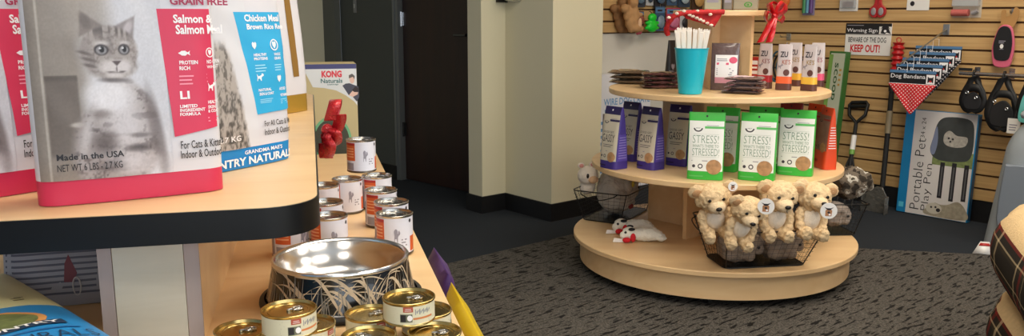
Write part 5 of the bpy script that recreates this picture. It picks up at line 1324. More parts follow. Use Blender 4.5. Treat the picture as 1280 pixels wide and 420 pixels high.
# long-handled scoop leaning on the wall
ft = onz(1102, 264, 0); tpx = wp(1117, 90, .012)
o = thing('pet_waste_scoop', 'long black pole scoop with clear wrapped pan leaning against the slat wall', 'scoop', ft+NW*.02, 0)
dv = (tpx-o.location); L = dv.length; o.rotation_euler = dv.to_track_quat('Z', 'Y').to_euler()
g = G(); g.tube([(0, 0, .16), (0, 0, L)], .0125, 12); g.build('pole', m_bpt, o)
g = G(); g.lathe([(0, 0), (.015, 0), (.016, .14), (.0, .15)], 14, T=Matrix.Translation((0, 0, L-.10))); g.build('grip', m_black, o)
o.rotation_euler = (Matrix.Rotation(RZR, 3, 'Z') @ Matrix.Rotation(0, 3, 'X')).to_euler(); dl = lloc(tpx, o.location, RZR)
bpy.data.objects.remove(o.children[0]); bpy.data.objects.remove(o.children[0])
dn = dl.normalized()
g = G(); g.tube([dn*.15, dl], .0145, 12); g.build('pole', m_bpt, o)
g = G(); g.tube([dl*.86, dl*1.0], .0185, 14); g.build('grip', m_black, o)
g = G(); g.tube([dl*.56, dl*.72], .0175, 12); g.build('paper_sleeve', M('sleeve_tan', (150, 134, 104), .4), o)
m_pan = M('scoop_pan', (96, 94, 88), .22, .2, bump=(40, .6, .01), coat=.5)
g = G()
g.slab([(-.085, 0), (.06, 0), (.05, .10), (.02, .155), (-.015, .155), (-.075, .11)], -.036, -.028)
g.box(-.085, -.079, -.075, -.03, .0, .10); g.box(.055, .061, -.075, -.03, .0, .10); g.box(-.085, .061, -.036, -.028, .1, .104)
g.build('scoop_pan', m_pan, o, bevel=.002)
# D-handled spade
ft = onz(1058, 259, 0)+NW*.0; tpx = wp(1074, 127, .012); base = ft+NW*.03
o = thing('pet_waste_rake', 'black D-handled scoop with white paper sleeve leaning on the slat wall', 'scoop', base, RZR); dl = lloc(tpx, base, RZR); dn = dl.normalized(); up = dn; sx = Vector((1, 0, 0)); sx = (sx-up*sx.dot(up)).normalized(); L = dl.length
def q2(a, t): return tuple(up*t+sx*a)
g = G(); g.tube([q2(0, .2), q2(0, L-.14)], .0115, 12); g.build('shaft', m_bpt, o)
g = G(); g.tube([q2(0, L-.17), q2(0, L-.135), q2(-.05, L-.085), q2(-.058, L-.02), q2(-.045, L-.004), q2(.045, L-.004), q2(.058, L-.02), q2(.05, L-.085), q2(0, L-.135)], .0105, 10); g.tube([q2(-.055, L-.03), q2(.055, L-.03)], .013, 10); g.build('handle_grip', m_black, o)
g = G(); g.tube([q2(0, L-.33), q2(0, L-.215)], .0155, 14); g.build('paper_sleeve', m_card, o); 
g = G(); g.tube([q2(0, L-.335), q2(0, L-.305)], .0162, 14); g.build('green_sleeve_end', M('sleeve_green', (110, 160, 70), .5), o)
g = G(); g.tube([q2(0, .34), q2(-.035, .22), q2(-.05, .0)], .007, 8); g.tube([q2(0, .34), q2(.035, .22), q2(.05, .0)], .007, 8); g.tube([q2(0, .34), q2(0, .0)], .007, 8); g.tube([q2(-.044, .12), q2(.044, .12)], .006, 8); g.build('fork', m_bpt, o)
# ---- play pen carton
a = onz(1118, 265, 0); b = onz(1212, 278, 0); X = (b-a).normalized(); rz = math.atan2(X.y, X.x); wd = (b-a).length; N = Vector((X.y, -X.x, 0))
if N.y > 0: N = -N
c = (a+b)/2+NW*.012; H = .605; dep = .042; rz = RZR
o = thing('playpen_carton', 'large white and blue carton for a portable pet play pen leaning on the slat wall', 'box', (c.x, c.y, .004), rot=lean(c, rz, -R(2.8)))
m_pen = M('carton_white_gloss', (214, 210, 208), .4); m_pblue = M('carton_blue', (26, 128, 184), .4)
g = G(); g.box(-wd/2, wd/2, 0, dep, 0, H); g.build('carton', m_pblue, o, bevel=.002)
pr = Print(flat(0)); X_ = lambda t: -wd/2+wd*t; Zz = lambda t: H*t
pr.rect(X_(.135), Zz(.004), X_(.985), Zz(.996), m_pen, .0006)
pr.text('Portable Pet', X_(.19), Zz(.05), X_(.325), Zz(.735), m_pk, .0012, -.012, True); pr.text('Play Pen', X_(.35), Zz(.05), X_(.485), Zz(.50), m_pk, .0012, -.012, True)
pr.text('34 x 24', X_(.24), Zz(.74), X_(.30), Zz(.93), m_pk, .0012, -.005, True)
m_pg = M('print_grass', (112, 126, 78), .6, vary=.4, vscale=40); m_tent = M('print_tent', (58, 62, 62), .5, vary=.3, vscale=16)
pr.rect(X_(.44), Zz(.50), X_(.985), Zz(.64), m_pg, .0009)
pr.poly(outline([(X_(.40), Zz(.62)), (X_(.52), Zz(.55)), (X_(.80), Zz(.55)), (X_(.95), Zz(.60)), (X_(.965), Zz(.80)), (X_(.90), Zz(.94)), (X_(.60), Zz(.955)), (X_(.47), Zz(.90)), (X_(.42), Zz(.75))]), m_tent, .0013)
pr.poly(outline([(X_(.40), Zz(.62)), (X_(.46), Zz(.60)), (X_(.49), Zz(.72)), (X_(.46), Zz(.86)), (X_(.42), Zz(.75))]), M('print_slate_blue', (120, 130, 158), .5), .0016)
pr.poly(outline([(X_(.58), Zz(.71)), (X_(.70), Zz(.68)), (X_(.86), Zz(.70)), (X_(.88), Zz(.78)), (X_(.74), Zz(.79)), (X_(.64), Zz(.83)), (X_(.57), Zz(.79))]), M('print_pup_grey', (164, 160, 152), .5, vary=.3, vscale=60), .0017)
for k, (x_, z_) in enumerate(((.635, .76), (.69, .755), (.66, .73))): pr.disc(X_(x_), Zz(z_), .006, .006, m_pk, .002, 10)
for i, (x_, z0, z1) in enumerate(((.56, .19, .53), (.72, .175, .535), (.885, .19, .53))):
    pr.rect(X_(x_), Zz(z0), X_(x_+.062), Zz(z1), m_pk, .001); pr.rect(X_(x_+.022), Zz(z0+.02), X_(x_+.040), Zz(z1-.04), M('print_dim', (96, 96, 98), .5), .0014)
pr.poly(outline([(X_(.42), Zz(.02)), (X_(.97), Zz(.02)), (X_(.96), Zz(.12)), (X_(.85), Zz(.18)), (X_(.72), Zz(.14)), (X_(.62), Zz(.13)), (X_(.54), Zz(.14)), (X_(.46), Zz(.10))]), M('print_fluff', (150, 142, 124), .6, vary=.25, vscale=45), .0013)
pr.disc(X_(.535), Zz(.085), .045, .032, M('print_fluff_light', (196, 190, 176), .6), .0016); pr.disc(X_(.60), Zz(.075), .012, .011, m_pk, .002); pr.disc(X_(.56), Zz(.10), .006, .006, m_pk, .002); pr.disc(X_(.50), Zz(.095), .006, .006, m_pk, .002)
pr.rect(X_(.03), Zz(.05), X_(.10), Zz(.10), M('print_cyan', (90, 190, 220), .5), .0008)
pr.build('printed_front', o)
sp = Print(lambda x, z, off: (wd/2+off, x, z)); sp.rect(.004, .01, dep-.004, H-.01, M('carton_side_blue', (34, 78, 112), .4), .0006); sp.build('printed_side', o)
# ---- black and pink grooming brush on its hook card
hk = hook('short zinc peg hook holding the black and pink grooming mitt', 1268, 16, .06)
p, wd, h = wrect(1238, 29, 1268, 83, off=.03)
o = thing('grooming_mitt', 'black grooming mitt with pink edge on a tan hanger card', 'grooming mitt', p, RZR)
m_pink = M('pink_plastic', (206, 96, 122), .4); m_tanc = M('tan_hanger', (176, 132, 78), .5)
ol = outline([(-wd*.26, 0), (wd*.28, 0), (wd*.42, h*.2), (wd*.44, h*.55), (wd*.24, h*.92), (-wd*.22, h*.92), (-wd*.45, h*.5), (-wd*.42, h*.2)])
g = G(); g.slab(ol, -.022, -.004); g.build('mitt_body', m_pink, o, bevel=.004)
il = [(x*.84-.004*0, h*.52+(z-h*.52)*.80+.012) for x, z in ol]
g = G(); g.slab(il, -.0275, -.0225); g.build('black_panel', m_cardk, o, bevel=.001)
pr = Print(flat(-.0275)); pr.disc(-.004, h*.47, .009, .012, m_card, .0008); pr.lines(-.02, h*.54, .015, h*.62, 2, m_gr); pr.lines(-.014, h*.395, .012, h*.42, 1, m_gr); pr.build('printed_front', o)
g = G(); g.slab(outline([(-wd*.20, h*.90), (wd*.26, h*.90), (wd*.46, h*1.12), (wd*.48, h*1.30), (wd*.30, h*1.36), (wd*.18, h*1.20), (-wd*.05, h*1.16), (-wd*.06, h*1.30), (-wd*.24, h*1.28), (-wd*.22, h*1.08)]), -.010, -.005); g.build('hanger_card', m_tanc, o)
# ---- rail with harnesses
p0 = wp(1212, 90, .0); p1 = wp(1300, 92, .0)
o = thing('hang_rail', 'chrome rail bracketed to the slat wall above the black harnesses', 'rail', p0, RZR); q = lloc(p1, p0, RZR)
g = G(); g.tube([(0, -.13, 0), (q.x, -.13, 0)], .011, 12); g.build('rail_bar', m_chrome, o)
for t in (.12, .62): g = G(); g.box(q.x*t-.012, q.x*t+.012, -.13, -.0005, -.006, .006); g.box(q.x*t-.014, q.x*t+.014, -.004, -.0005, -.03, .03); g.build('bracket', m_chrome, o)
g = G(); g.box(.0, .07, -.146, -.143, .014, .03); g.build('label_holder', m_cardk, o)
m_web = M('black_webbing', (16, 16, 18), .6)
def harness(label, box, off, seed):
    p, wd, h = wrect(*box, off=off); o = thing('dog_harness', label, 'harness', p, RZR); rn = random.Random(seed)
    P = lambda a, b, y=0: Vector(((a-.5)*wd, -y, b*h))
    g = G()
    ribbon(g, [P(.42, .955, .022), P(.30, .80, .014), P(.12, .55, .016), P(.06, .30, .014), P(.25, .08, .012), P(.5, .0, .012)], (1, 0, .4), .044)
    ribbon(g, [P(.46, .95, -.020), P(.60, .80, 0), P(.82, .60, .01), P(.93, .34, .012), P(.78, .10, .012), P(.5, .0, .012)], (1, 0, -.4), .044)
    g.build('neck_strap', m_web, o, smooth=60, solid=.004)
    g = G(); g.slab(outline([(wd*-.30, h*.10), (wd*.28, h*.10), (wd*.36, h*.34), (wd*.12, h*.52), (-wd*.12, h*.52), (-wd*.38, h*.36)]), -.020, -.006); g.build('chest_plate', M('black_mesh_pad', (22, 22, 25), .7), o, bevel=.003)
    g = G(); ribbon(g, [P(.08, .40, .012), P(.25, .62, .018), P(.5, .66, .02), P(.75, .62, .018), P(.92, .42, .012)], (0, 0, 1), .04); g.build('girth_strap', m_web, o, smooth=60, solid=.004)
    bz_ = p0.z-p.z; g = G(); g.tube([P(.42, .95, .022), Vector((-.01, -.021, bz_)), Vector((-.01, -.014, bz_+.019)), Vector((-.01, .008, bz_+.019)), Vector((-.01, .017, bz_)), P(.46, .95, -.020)], .004, 8); g.build('hang_loop', m_web, o)
    for a, b in ((.25, .52), (.66, .40)):
        g = G(); g.tube([P(a, b, .026)+Vector((.0065*math.cos(t), 0, .0065*math.sin(t))) for t in [2*PI*i/14 for i in range(14)]], .0028, 6, True); g.build('ring', m_chrome, o)
    return o
harness('smaller black dog harness at the left end of the chrome rail', (1202, 93, 1230, 140), .128, 1)
harness('bigger black dog harness in the middle of the chrome rail', (1232, 93, 1271, 163), .128, 2)
pt, wt, htg = wrect(1258, 148, 1274, 167, off=.17)
o = thing('price_tag', 'white paper price tag hanging from the bigger black harness', 'tag', pt, RZR); g = G(); g.box(-wt/2, wt/2, -.001, 0, 0, htg); g.build('tag_paper', m_card, o)
pr = Print(flat(-.001)); pr.lines(-wt*.35, htg*.2, wt*.3, htg*.7, 3, m_gr, .0006); pr.build('tag_print', o); g = G(); g.tube([(0, 0, htg), (.004, .01, htg+.04)], .0008, 5); g.build('thread', m_thread, o)
harness('black dog harness at the right picture edge with turquoise lining', (1274, 95, 1298, 150), .128, 3)
pt, wt, htg = wrect(1274, 118, 1292, 152, off=.20); o = thing('turquoise_vest', 'turquoise pet vest hanging at the right end of the rail', 'vest', pt, RZR); g = G(); g.slab(outline([(-wt/2, 0), (wt/2, 0), (wt*.55, htg*.5), (wt*.3, htg), (-wt*.3, htg), (-wt*.55, htg*.5)]), -.012, 0); g.build('vest_body', M('turquoise_cloth', (96, 178, 172), .8), o, bevel=.003)
g = G(); g.tube([(0, -.006, htg-.005), (0, -.006, htg+.05)], .003, 6); g.build('hang_loop', m_web, o)
# ---- small goods along the top of the right slat wall
def blister(name, label, cat, box, front, extra, off=.002, w='R', thick=.02):
    p, wd, h = wrect(*box, off=off, w=w); o = thing(name, label, cat, p, RZR if w == 'R' else RZL)
    g = G(); g.box(-wd/2, wd/2, -.002, 0, 0, h); g.build('backing_card', front, o, bevel=.0006)
    extra(o, wd, h); return o
def ex_pack(o, wd, h):
    g = G(); g.box(-wd*.42, wd*.42, -.022, -.0025, h*.1, h*.62); g.build('clear_bubble', m_clear, o, bevel=.003)
    pr = Print(flat(-.002)); pr.rect(-wd*.42, h*.68, wd*.42, h*.95, m_gr); pr.rect(-wd*.3, h*.74, wd*.1, h*.82, m_pk, .001); pr.build('card_print', o)
    g = G(); g.box(-wd*.28, wd*.28, -.016, -.004, h*.14, h*.34); g.build('toy_inside', M('dark_wine', (92, 40, 44), .5), o, bevel=.003)
blister('toy_package', 'white blister pack at the top left of the right slat wall', 'package', (1049, -22, 1072, 14), m_card, ex_pack)
p, wd, h = wrect(1087, -16, 1109, 22, off=.004); o = thing('nail_clipper', 'red handled clipper with two grey pads hanging above the warning sign', 'clipper', p, RZR)
m_rh = M('clipper_red', (178, 34, 40), .35); m_gp = M('clipper_grey', (150, 146, 148), .4)
for s in (-1, 1):
    ol = outline([(s*wd*.10, 0), (s*wd*.42, h*.08), (s*wd*.46, h*.28), (s*wd*.20, h*.48), (s*wd*.16, h*.9), (s*wd*.02, h*.9), (s*wd*.02, h*.48), (-s*wd*.02, h*.2)]); 
    if s < 0: ol.reverse()
    g = G(); g.slab(ol, -.018-.004*(s > 0), -.004-.004*(s > 0)); g.build('handle', m_rh, o, bevel=.003)
    g = G(); g.ball((s*wd*.22, -.021-.004*(s > 0), h*.20), (wd*.15, .004, h*.13)); g.build('pad', m_gp, o)
def ex_dots(o, wd, h):
    pr = Print(flat(-.002)); pr.disc(0, h*.62, wd*.2, h*.16, M('print_wine', (150, 30, 48), .5), .0008); pr.disc(-wd*.25, h*.22, wd*.1, h*.08, m_pk, .0008); pr.lines(-wd*.4, h*.8, wd*.4, h*.95, 2, m_gr, .0008); pr.build('card_print', o)
    g = G(); g.box(-wd*.2, wd*.2, -.016, -.003, h*.66, h*.92); g.build('clear_bubble', m_clear, o, bevel=.002)
blister('toy_package', 'white card with wine red and black dots at the top of the slat wall', 'package', (1133, -26, 1161, 13), m_card, ex_dots)
def ex_roll(o, wd, h):
    g = G(); g.tube([(-wd*.46, -.022, h*.14), (wd*.12, -.022, h*.14)], .019, 18); g.build('pink_roll', M('roll_salmon', (188, 96, 90), .6), o, smooth=40)
    g = G(); g.box(-wd*.46, wd*.46, -.040, -.0025, h*.32, h*.95); g.build('clear_bubble', m_clear, o, bevel=.004)
    g = G(); g.tube([(wd*.22, -.02, h*.12), (wd*.42, -.02, h*.2)], .012, 12); g.build('grey_roll', m_gp, o)
blister('roll_package', 'clear pack with salmon pink roll at the top of the slat wall', 'package', (1190, -22, 1226, 22), M('card_pale_tan', (190, 178, 160), .5), ex_roll)
def ex_tube(o, wd, h):
    for k, (c, n_) in enumerate((((70, 140, 90), 'green'), ((96, 150, 176), 'blue'), ((92, 60, 120), 'violet'))):
        x = (-.28+.28*k)*wd; g = G(); g.tube([(x, -.016, h*.06), (x, -.016, h*.7)], wd*.15, 12); g.build(n_+'_tube', M('tube_'+n_, c, .3), o, smooth=40)
blister('tube_package', 'pack of green, blue and violet tubes right of the bow', 'package', (1003, -26, 1018, 19), M('card_lilac', (140, 130, 160), .5), ex_tube)
p, wd, h = wrect(975, -24, 991, 11, off=.004); o = thing('orange_toy', 'orange rubber toy hanging right above the satin bow', 'dog toy', p, RZR)
g = G(); g.ball((0, -.04, h*.35), (wd*.5, .03, h*.35)); g.ball((0, -.04, h*.8), (wd*.32, .025, h*.22)); g = remesh(g, .006, 0, 1, 2); g.build('toy_body', M('orange_rubber', (226, 110, 50), .4), o, smooth=180)
g = G(); g.tube([(0, -.04, h*.96), (0, -.02, h*1.05), (0, 0, h*1.05)], .003, 6); g.build('cord', m_web, o)
hk = hook('zinc peg hook holding the dark leads behind the small pouches', 986, 46, .10)
p, wd, h = wrect(960, 56, 1006, 104, off=.03); o = thing('dog_lead', 'dark coiled lead with teal webbing hanging behind the small pouches', 'lead', p, RZR)
m_teal = M('teal_webbing', (44, 92, 112), .6); rn = random.Random(5)
for k in range(4):
    g = G(); a = wd*(.18+.06*k); g.tube([(a*math.cos(t)+(-.25+.16*k)*wd, -.012-.008*k, h*.42+h*(.40-.03*k)*math.sin(t)) for t in [2*PI*i/26 for i in range(26)]], .006, 7, True); g.build('webbing_loop', m_teal if k % 2 == 0 else m_web, o)
g = G(); g.tube([(0, -.016, h*.8), (.0, -.016, h*1.06)], .005, 8); g.build('clasp', m_chrome, o)
# tall green carton leaning on the wall behind the display
tp_ = wp(1046, 64, .085); bz = .004
bs = Vector((tp_.x, tp_.y, 0))+NW*.09
o = thing('scoop_carton', 'tall green and grey scoop carton leaning on the wall behind the small pouches', 'box', (bs.x, bs.y, bz), rot=lean(bs, RZR-R(6), -R(5.5)))
H = (tp_.z-bz)/math.cos(R(5.5)); wd = .115; dpt = .05
g = G(); g.box(-wd/2, wd/2, 0, dpt, 0, H); g.build('carton', M('carton_green', (50, 104, 46), .4), o, bevel=.002)
pr = Print(flat(0)); pr.rect(-wd/2+.012, .02, wd/2-.004, H-.012, M('carton_sage', (180, 186, 164), .45), .0006); pr.rect(-wd/2+.002, .02, -wd/2+.030, H-.02, M('carton_lime', (116, 158, 74), .45), .0009)
pr.text('scoop', -wd*.18, H-.30, wd*.14, H-.07, M('print_forest', (40, 84, 40), .5), .0013, .01, 'down'); pr.lines(wd*.22, H-.21, wd*.36, H-.09, 4, M('print_ochre', (180, 140, 60), .5), .0013)
pr.build('printed_front', o)
# ---- grey plastic kennel at the right edge, dog beds before it
kc = aty(1300, 300, 4.05); kc.z = 0
kx = onz(1231, 318, 0)
KW, KD, KH = .56, .34, .66
Kc = kx+Vector((.35, .06, 0)); krz = R(-40)
o = thing('pet_kennel', 'pale grey plastic pet kennel standing on end at the right picture edge', 'pet carrier', (Kc.x, Kc.y, .003), krz)
m_ken = M('kennel_grey', (150, 158, 164), .5, bump=(300, .1, .001)); m_ken2 = M('kennel_slate', (116, 124, 134), .5)
g = G(); rows = []
for j in range(25):
    t = j/24; z = KH*t
    sc = 1-.16*t-(.30*max(0, (t-.72)/.28)**2.2); n = 3.6
    rows.append([(KW/2*sc*superp(2*PI*(i+.5)/48, n)[0]+.03*t, KD/2*sc*superp(2*PI*(i+.5)/48, n)[1], z) for i in range(48)])
g.v = [p for r in rows for p in r]; g.f = [(j*48+i, j*48+(i+1) % 48, (j+1)*48+(i+1) % 48, (j+1)*48+i) for j in range(24) for i in range(48)]+[tuple(range(47, -1, -1)), tuple(24*48+i for i in range(48))]; g.m = [0]*len(g.f)
g.build('shell', m_ken, o, smooth=40)
for k in range(2):
    a = (-.13, .10)[k]
    g = G(); y = -KD/2*.93
    g.slab(outline([(a-.075, .10), (a+.075, .10), (a+.07, .40), (a+.03, .43), (a-.05, .43), (a-.075, .40)], 4), -KD/2*1.0-.002, -KD/2*.80); g.build('recessed_panel', m_ken2, o, bevel=.008)
g = G(); g.tube([(-.12, -KD/2*.86-.01, .54), (-.11, -KD/2*.86-.028, .55), (.11, -KD/2*.86-.028, .55), (.12, -KD/2*.86-.01, .54)], .006, 8); g.build('latch_bar', m_ken2, o)
g = G(); g.box(-.17, .20, -.12, .12, KH-.012, KH+.03); g.build('crown_ridge', m_ken, o, bevel=.02)
# beds
def plaid():
    m = bpy.data.materials.new('plaid_cloth'); m.use_nodes = True; nt = m.node_tree; b = nt.nodes['Principled BSDF']; N = nt.nodes.new; L = nt.links.new
    uv = N('ShaderNodeUVMap'); uv.uv_map = 'UVMap'; sep = N('ShaderNodeSeparateXYZ'); L(uv.outputs['UV'], sep.inputs['Vector'])
    def stripes(sock, stops):
        fr = N('ShaderNodeMath'); fr.operation = 'FRACT'; L(sock, fr.inputs[0]); cr = N('ShaderNodeValToRGB'); cr.color_ramp.interpolation = 'CONSTANT'
        e = cr.color_ramp.elements; e[0].position = 0; e[0].color = rgb(*stops[0][1]); e[1].position = stops[1][0]; e[1].color = rgb(*stops[1][1])
        for p, c in stops[2:]: k = e.new(p); k.color = rgb(*c)
        L(fr.outputs[0], cr.inputs['Fac']); return cr
    dk, rd, cr_, gn = (36, 32, 28), (132, 38, 34), (206, 186, 150), (62, 52, 38)
    S1 = stripes(sep.outputs['X'], [(0, dk), (.30, cr_), (.345, dk), (.50, rd), (.62, dk), (.74, gn), (.80, cr_), (.83, dk)])
    S2 = stripes(sep.outputs['Y'], [(0, dk), (.25, gn), (.33, cr_), (.37, dk), (.52, rd), (.64, dk), (.80, cr_), (.835, dk)])
    mx = N('ShaderNodeMix'); mx.data_type = 'RGBA'; mx.inputs['Factor'].default_value = .5; L(S1.outputs['Color'], mx.inputs['A']); L(S2.outputs['Color'], mx.inputs['B']); L(mx.outputs['Result'], b.inputs['Base Color'])
    b.inputs['Roughness'].default_value = .9; b.inputs['Specular IOR Level'].default_value = .2
    n = N('ShaderNodeTexNoise'); n.inputs['Scale'].default_value = 500; tc = N('ShaderNodeTexCoord'); L(tc.outputs['Object'], n.inputs['Vector']); bp = N('ShaderNodeBump'); bp.inputs['Strength'].default_value = .3; bp.inputs['Distance'].default_value = .002; L(n.outputs['Fac'], bp.inputs['Height']); L(bp.outputs['Normal'], b.inputs['Normal'])
    return m
m_plaid = plaid(); m_fleece = M('fleece_cream', (226, 196, 150), .95, vary=.06, vscale=60, bump=(260, .8, .006), spec=.1)
def bed(label, loc, rot, rx, ry, hr, group=None):
    o = thing('dog_bed', label, 'dog bed', loc, rot=rot)
    nu, nv = 72, 20; g = G(); uvs = []
    tr = hr/2
    def fn(u, v):       # bolster ring, slightly lumpy
        a = 2*PI*u; q = 2*PI*v; n = 4.0; c, s = superp(a, n); w_ = tr*(.80+.06*math.sin(a*9))
        return ((rx-tr*.8)*c+w_*math.cos(q)*c, (ry-tr*.8)*s+w_*math.cos(q)*s, tr+tr*.98*math.sin(q)*(1+.03*math.sin(a*11+1)))
    V = [fn(i/nu, j/nv) for j in range(nv) for i in range(nu)]; F = []; MI = []
    for j in range(nv):
        for i in range(nu):
            F.append((j*nu+i, j*nu+(i+1) % nu, ((j+1) % nv)*nu+(i+1) % nu, ((j+1) % nv)*nu+i))
            t = (j+.5)/nv; MI.append(1 if .09 < t < .62 else 0)
            uvs += [(i/nu*16, j/nv*6), ((i+1)/nu*16, j/nv*6), ((i+1)/nu*16, (j+1)/nv*6), (i/nu*16, (j+1)/nv*6)]
    g.v = V; g.f = F; g.m = MI
    ob = g.build('bolster', [m_plaid, m_fleece], o, smooth=180); u = ob.data.uv_layers.new(name='UVMap'); u.data.foreach_set('uv', [c for p in uvs for c in p])
    g = G(); g.prism(rounded(-rx+tr, rx-tr, -ry+tr, ry-tr, .12, 6), .004, .06); g.build('cushion', m_fleece, o, bevel=.02)
    return o
b0 = onz(1237, 440, 0)
BX = 1.77; BY = 2.26
bed('lower plaid dog bed of the stack at the right picture edge', (BX+.015, BY-.02, .003), (0, 0, R(-20)), .35, .50, .27)
bed('upper plaid dog bed with cream fleece top of the stack at the right edge', (BX, BY, .278), (0, 0, R(-23)), .35, .50, .27)
# folded price card on the carpet
p = onz(1227, 316, .003); o = thing('price_card', 'small folded white and red price card lying on the carpet by the kennel', 'card', (p.x, p.y, .0045), facing(p)+R(10))
g = G(); g.add([(-.045, -.03, 0), (.045, -.03, 0), (.03, .0, .055), (-.01, 0, .055), (-.02, .035, 0), (.045, .035, 0)], [(0, 1, 2, 3), (3, 2, 5, 4)]); g.build('folded_card', m_card, o, solid=.0012)
g = G(); g.add([(-.010, -.0045, .049), (.028, -.0045, .049), (.0335, -.0110, .036), (-.018, -.0110, .036)], [(0, 3, 2, 1)]); g.build('red_band', m_redl, o, solid=.0006)
# ================================================================== GOODS ON THE LEFT SLAT WALL
m_sq = M('plush_squirrel', (186, 144, 100), .9, vary=.06, vscale=40, bump=(240, .5, .004), spec=.1); m_sq2 = M('plush_umber', (150, 112, 76), .9, bump=(240, .5, .004), spec=.1)
def squirrel(label, px_, off, mt, mir=1):
    p = wp(px_, 42, off, 'L'); o = thing('plush_squirrel', label, 'plush toy', p, RZL); s = .0049*1.02
    def B(a, b, ra, rb, dy=.0, rot=0): return ((a-786)*s*mir, -.03+dy, (42-b)*s), (ra*s, min(ra, rb)*s*.8+.006, rb*s), rot
    g = G()
    for t in [B(771, 10, 6.5, 6, .008), B(776.5, 17, 5.5, 9, .008, -.35), B(780, 27, 6, 9, .006, -.25), B(784, 35, 6, 6, .004), B(787, 20, 6.5, 17), B(791, 34, 8, 7, -.004), B(784, 2, 7, 7.5, -.004), B(788, -6, 6, 6, -.008), B(797, 36, 5.5, 4, -.012), B(795, 18, 4.5, 3.5, -.014), B(783, -12, 2, 4), B(790, -13, 2, 4)]:
        g.ball(t[0], t[1], 16, 10, rot=Matrix.Rotation(-t[2]*mir, 3, 'Y').to_euler())
    g = remesh(g, .007, .002, 60, 3); g.build('body', mt, o, smooth=180)
    g = G(); c = B(792, 29, 3.4, 7, -.030); g.ball(c[0], (c[1][0], .008, c[1][2])); g.build('belly', m_peach, o)
    g = G(); c = B(792.5, -6, .9, .9, -.046); g.ball(c[0], (.005, .004, .005), 10, 8); g.build('eye', m_eye, o)
    g = G(); g.tube([((786-786)*s, -.02, .20), (0, -.008, .235), (0, 0, .235)], .003, 6); g.build('hang_loop', m_web, o)
    return o
squirrel('tan plush squirrel with curled tail hanging on the left slat wall', 787, .085, m_sq)
squirrel('umber plush squirrel hanging behind the tan squirrel', 774, .0, m_sq2)
p, wd, h = wrect(804, 17, 817, 40, off=.055, w='L'); o = thing('gummy_toy', 'bright green rubber dog toy shaped like a cactus on the left slat wall', 'dog toy', p, RZL)
g = G(); g.ball((0, -.03, h*.30), (wd*.46, .026, h*.32)); g.ball((0, -.03, h*.78), (wd*.36, .024, h*.24))
for s in (-1, 1): 
    g.ball((s*wd*.45, -.03, h*.5), (wd*.2, .014, h*.10)); g.ball((s*wd*.48, -.03, h*.22), (wd*.2, .014, h*.09))
g = remesh(g, .006, 0, 1, 2); g.build('toy_body', M('neon_green', (20, 206, 52), .4), o, smooth=180)
g = G(); g.tube([(0, -.03, h*.98), (0, -.012, h*1.12), (0, 0, h*1.12)], .0025, 6); g.build('cord', m_web, o)
p, wd, h = wrect(793, 33, 800, 44.5, off=.05, w='L'); o = thing('rubber_toy', 'small pink rubber toy below the tan squirrel', 'dog toy', p, RZL)
g = G(); g.ball((-.008, -.01, h*.5), (.018, .014, h*.45)); g.ball((.014, -.01, h*.5), (.016, .013, h*.42)); g = remesh(g, .005, 0, 1, 1); g.build('toy_body', M('rose_rubber', (186, 84, 100), .4), o, smooth=180); g = G(); g.tube([(0, -.01, h*.8), (0, .02, h*1.4), (0, .05, h*1.5)], .002, 6); g.build('cord', m_web, o)
def pouchpack(label, box, c1, c2, off, cat='package', art=0):
    p, wd, h = wrect(*box, off=off, w='L'); o = thing('hanging_package', label, cat, p, RZL)
    nm_ = 'pk%02d%02d%02d' % c1
    g = G(); g.box(-wd/2, wd/2, -.004, 0, 0, h); g.build('backing_card', M('card_'+nm_, c1, .4), o, bevel=.001)
    g = G(); g.ball((0, -.014, h*.38), (wd*.36, .014, h*.26), 18, 12); g.build('toy_inside', M('toy_'+nm_, c2, .45, vary=.3, vscale=30), o)
    pr = Print(flat(-.004)); pr.rect(-wd*.46, h*.74, wd*.46, h*.95, m_card if art else m_bblue, .0006); pr.rect(-wd*.3, h*.8, wd*.2, h*.87, m_pk, .001); pr.build('card_print', o)
    g = G(); g.tube([(0, -.003, h*.96), (0, -.002, h*1.08), (0, off*.0+.0, h*1.08)], .002, 5); g.build('hang_tab', HOOKM, o)
    return o
pouchpack('blue pack with dark toy right of the green cactus toy', (818, 8, 830, 39), (52, 84, 116), (120, 140, 156), .03)
pouchpack('pink toy pack left of the black and white pack', (832, 10, 849, 38), (188, 60, 92), (226, 116, 150), .04)
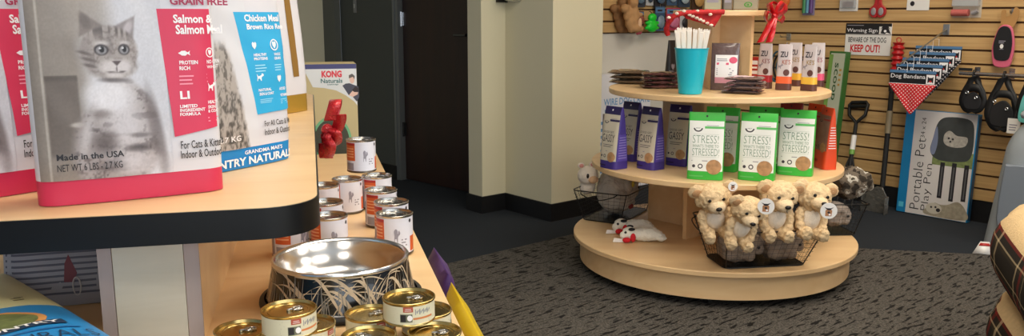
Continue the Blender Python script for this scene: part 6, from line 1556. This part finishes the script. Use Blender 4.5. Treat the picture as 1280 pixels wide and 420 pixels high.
pouchpack('white pack with black toy beneath the red swag', (849, 12, 863, 38), (200, 200, 202), (34, 34, 40), .03, art=1)
pouchpack('dark wine red pack beside the squirrel paw', (796, 14, 804, 32), (92, 40, 44), (140, 70, 60), .05)
for i, (x0, x1, c1, c2, lab) in enumerate(((792, 806, (50, 60, 74), (96, 120, 140), 'slate card of charms above the tan squirrel'), (807, 816, (180, 182, 186), (60, 70, 90), 'silver card above the green cactus toy'), (817, 832, (34, 36, 44), (80, 104, 130), 'black card above the blue pack'), (833, 846, (60, 88, 116), (150, 176, 196), 'blue card above the pink toy pack'), (847, 862, (44, 64, 84), (170, 190, 204), 'navy card above the white pack'))):
    pouchpack(lab, (x0, -26, x1, 9-i % 2*2), c1, c2, .012+.004*i)
pouchpack('dark card with tan chew high beside the tower cap', (864, -24, 880, 13), (70, 52, 40), (190, 150, 90), .02)
# white crate carton standing against the low wall behind the display
p, wd, h = wrect(742, 92, 812, 215, off=.09, w='L'); h = h+p.z-.004; p.z = .004
o = thing('crate_carton', 'white dog crate carton with pale blue lettering behind the purple pouches', 'box', p, RZL)
g = G(); g.box(-wd/2, wd/2, 0, .085, 0, h); g.build('carton', M('poster_white', (226, 228, 236), .5), o, bevel=.002)
pr = Print(flat(0)); m_pb = M('poster_blue', (112, 160, 206), .5); X = lambda a: -wd/2+wd*a
t = h-.10
pr.text('WIRE DOG CRATE', X(.16), t-.10, X(.98), t-.055, m_pb, .001, .02); pr.rect(X(.18), t-.155, X(.45), t-.125, m_pb, .001)
for i in range(9): pr.rect(X(.10), t-.22-.045*i, X(.50+.2*(i % 3)), t-.20-.045*i, m_pb, .001)
pr.build('printed_front', o)
# ------------------------------------------------------------------ view
vs = SC.view_settings
SC.display_settings.display_device = 'sRGB'
vs.view_transform = 'Standard'; vs.look = 'None'; vs.gamma = 1; vs.use_curve_mapping = False; vs.exposure = EXPO
for o in bpy.data.objects:
    if o.type == 'MESH' and o.parent is None and 'category' not in o.keys() and 'kind' not in o.keys(): print('UNTAGGED', o.name)
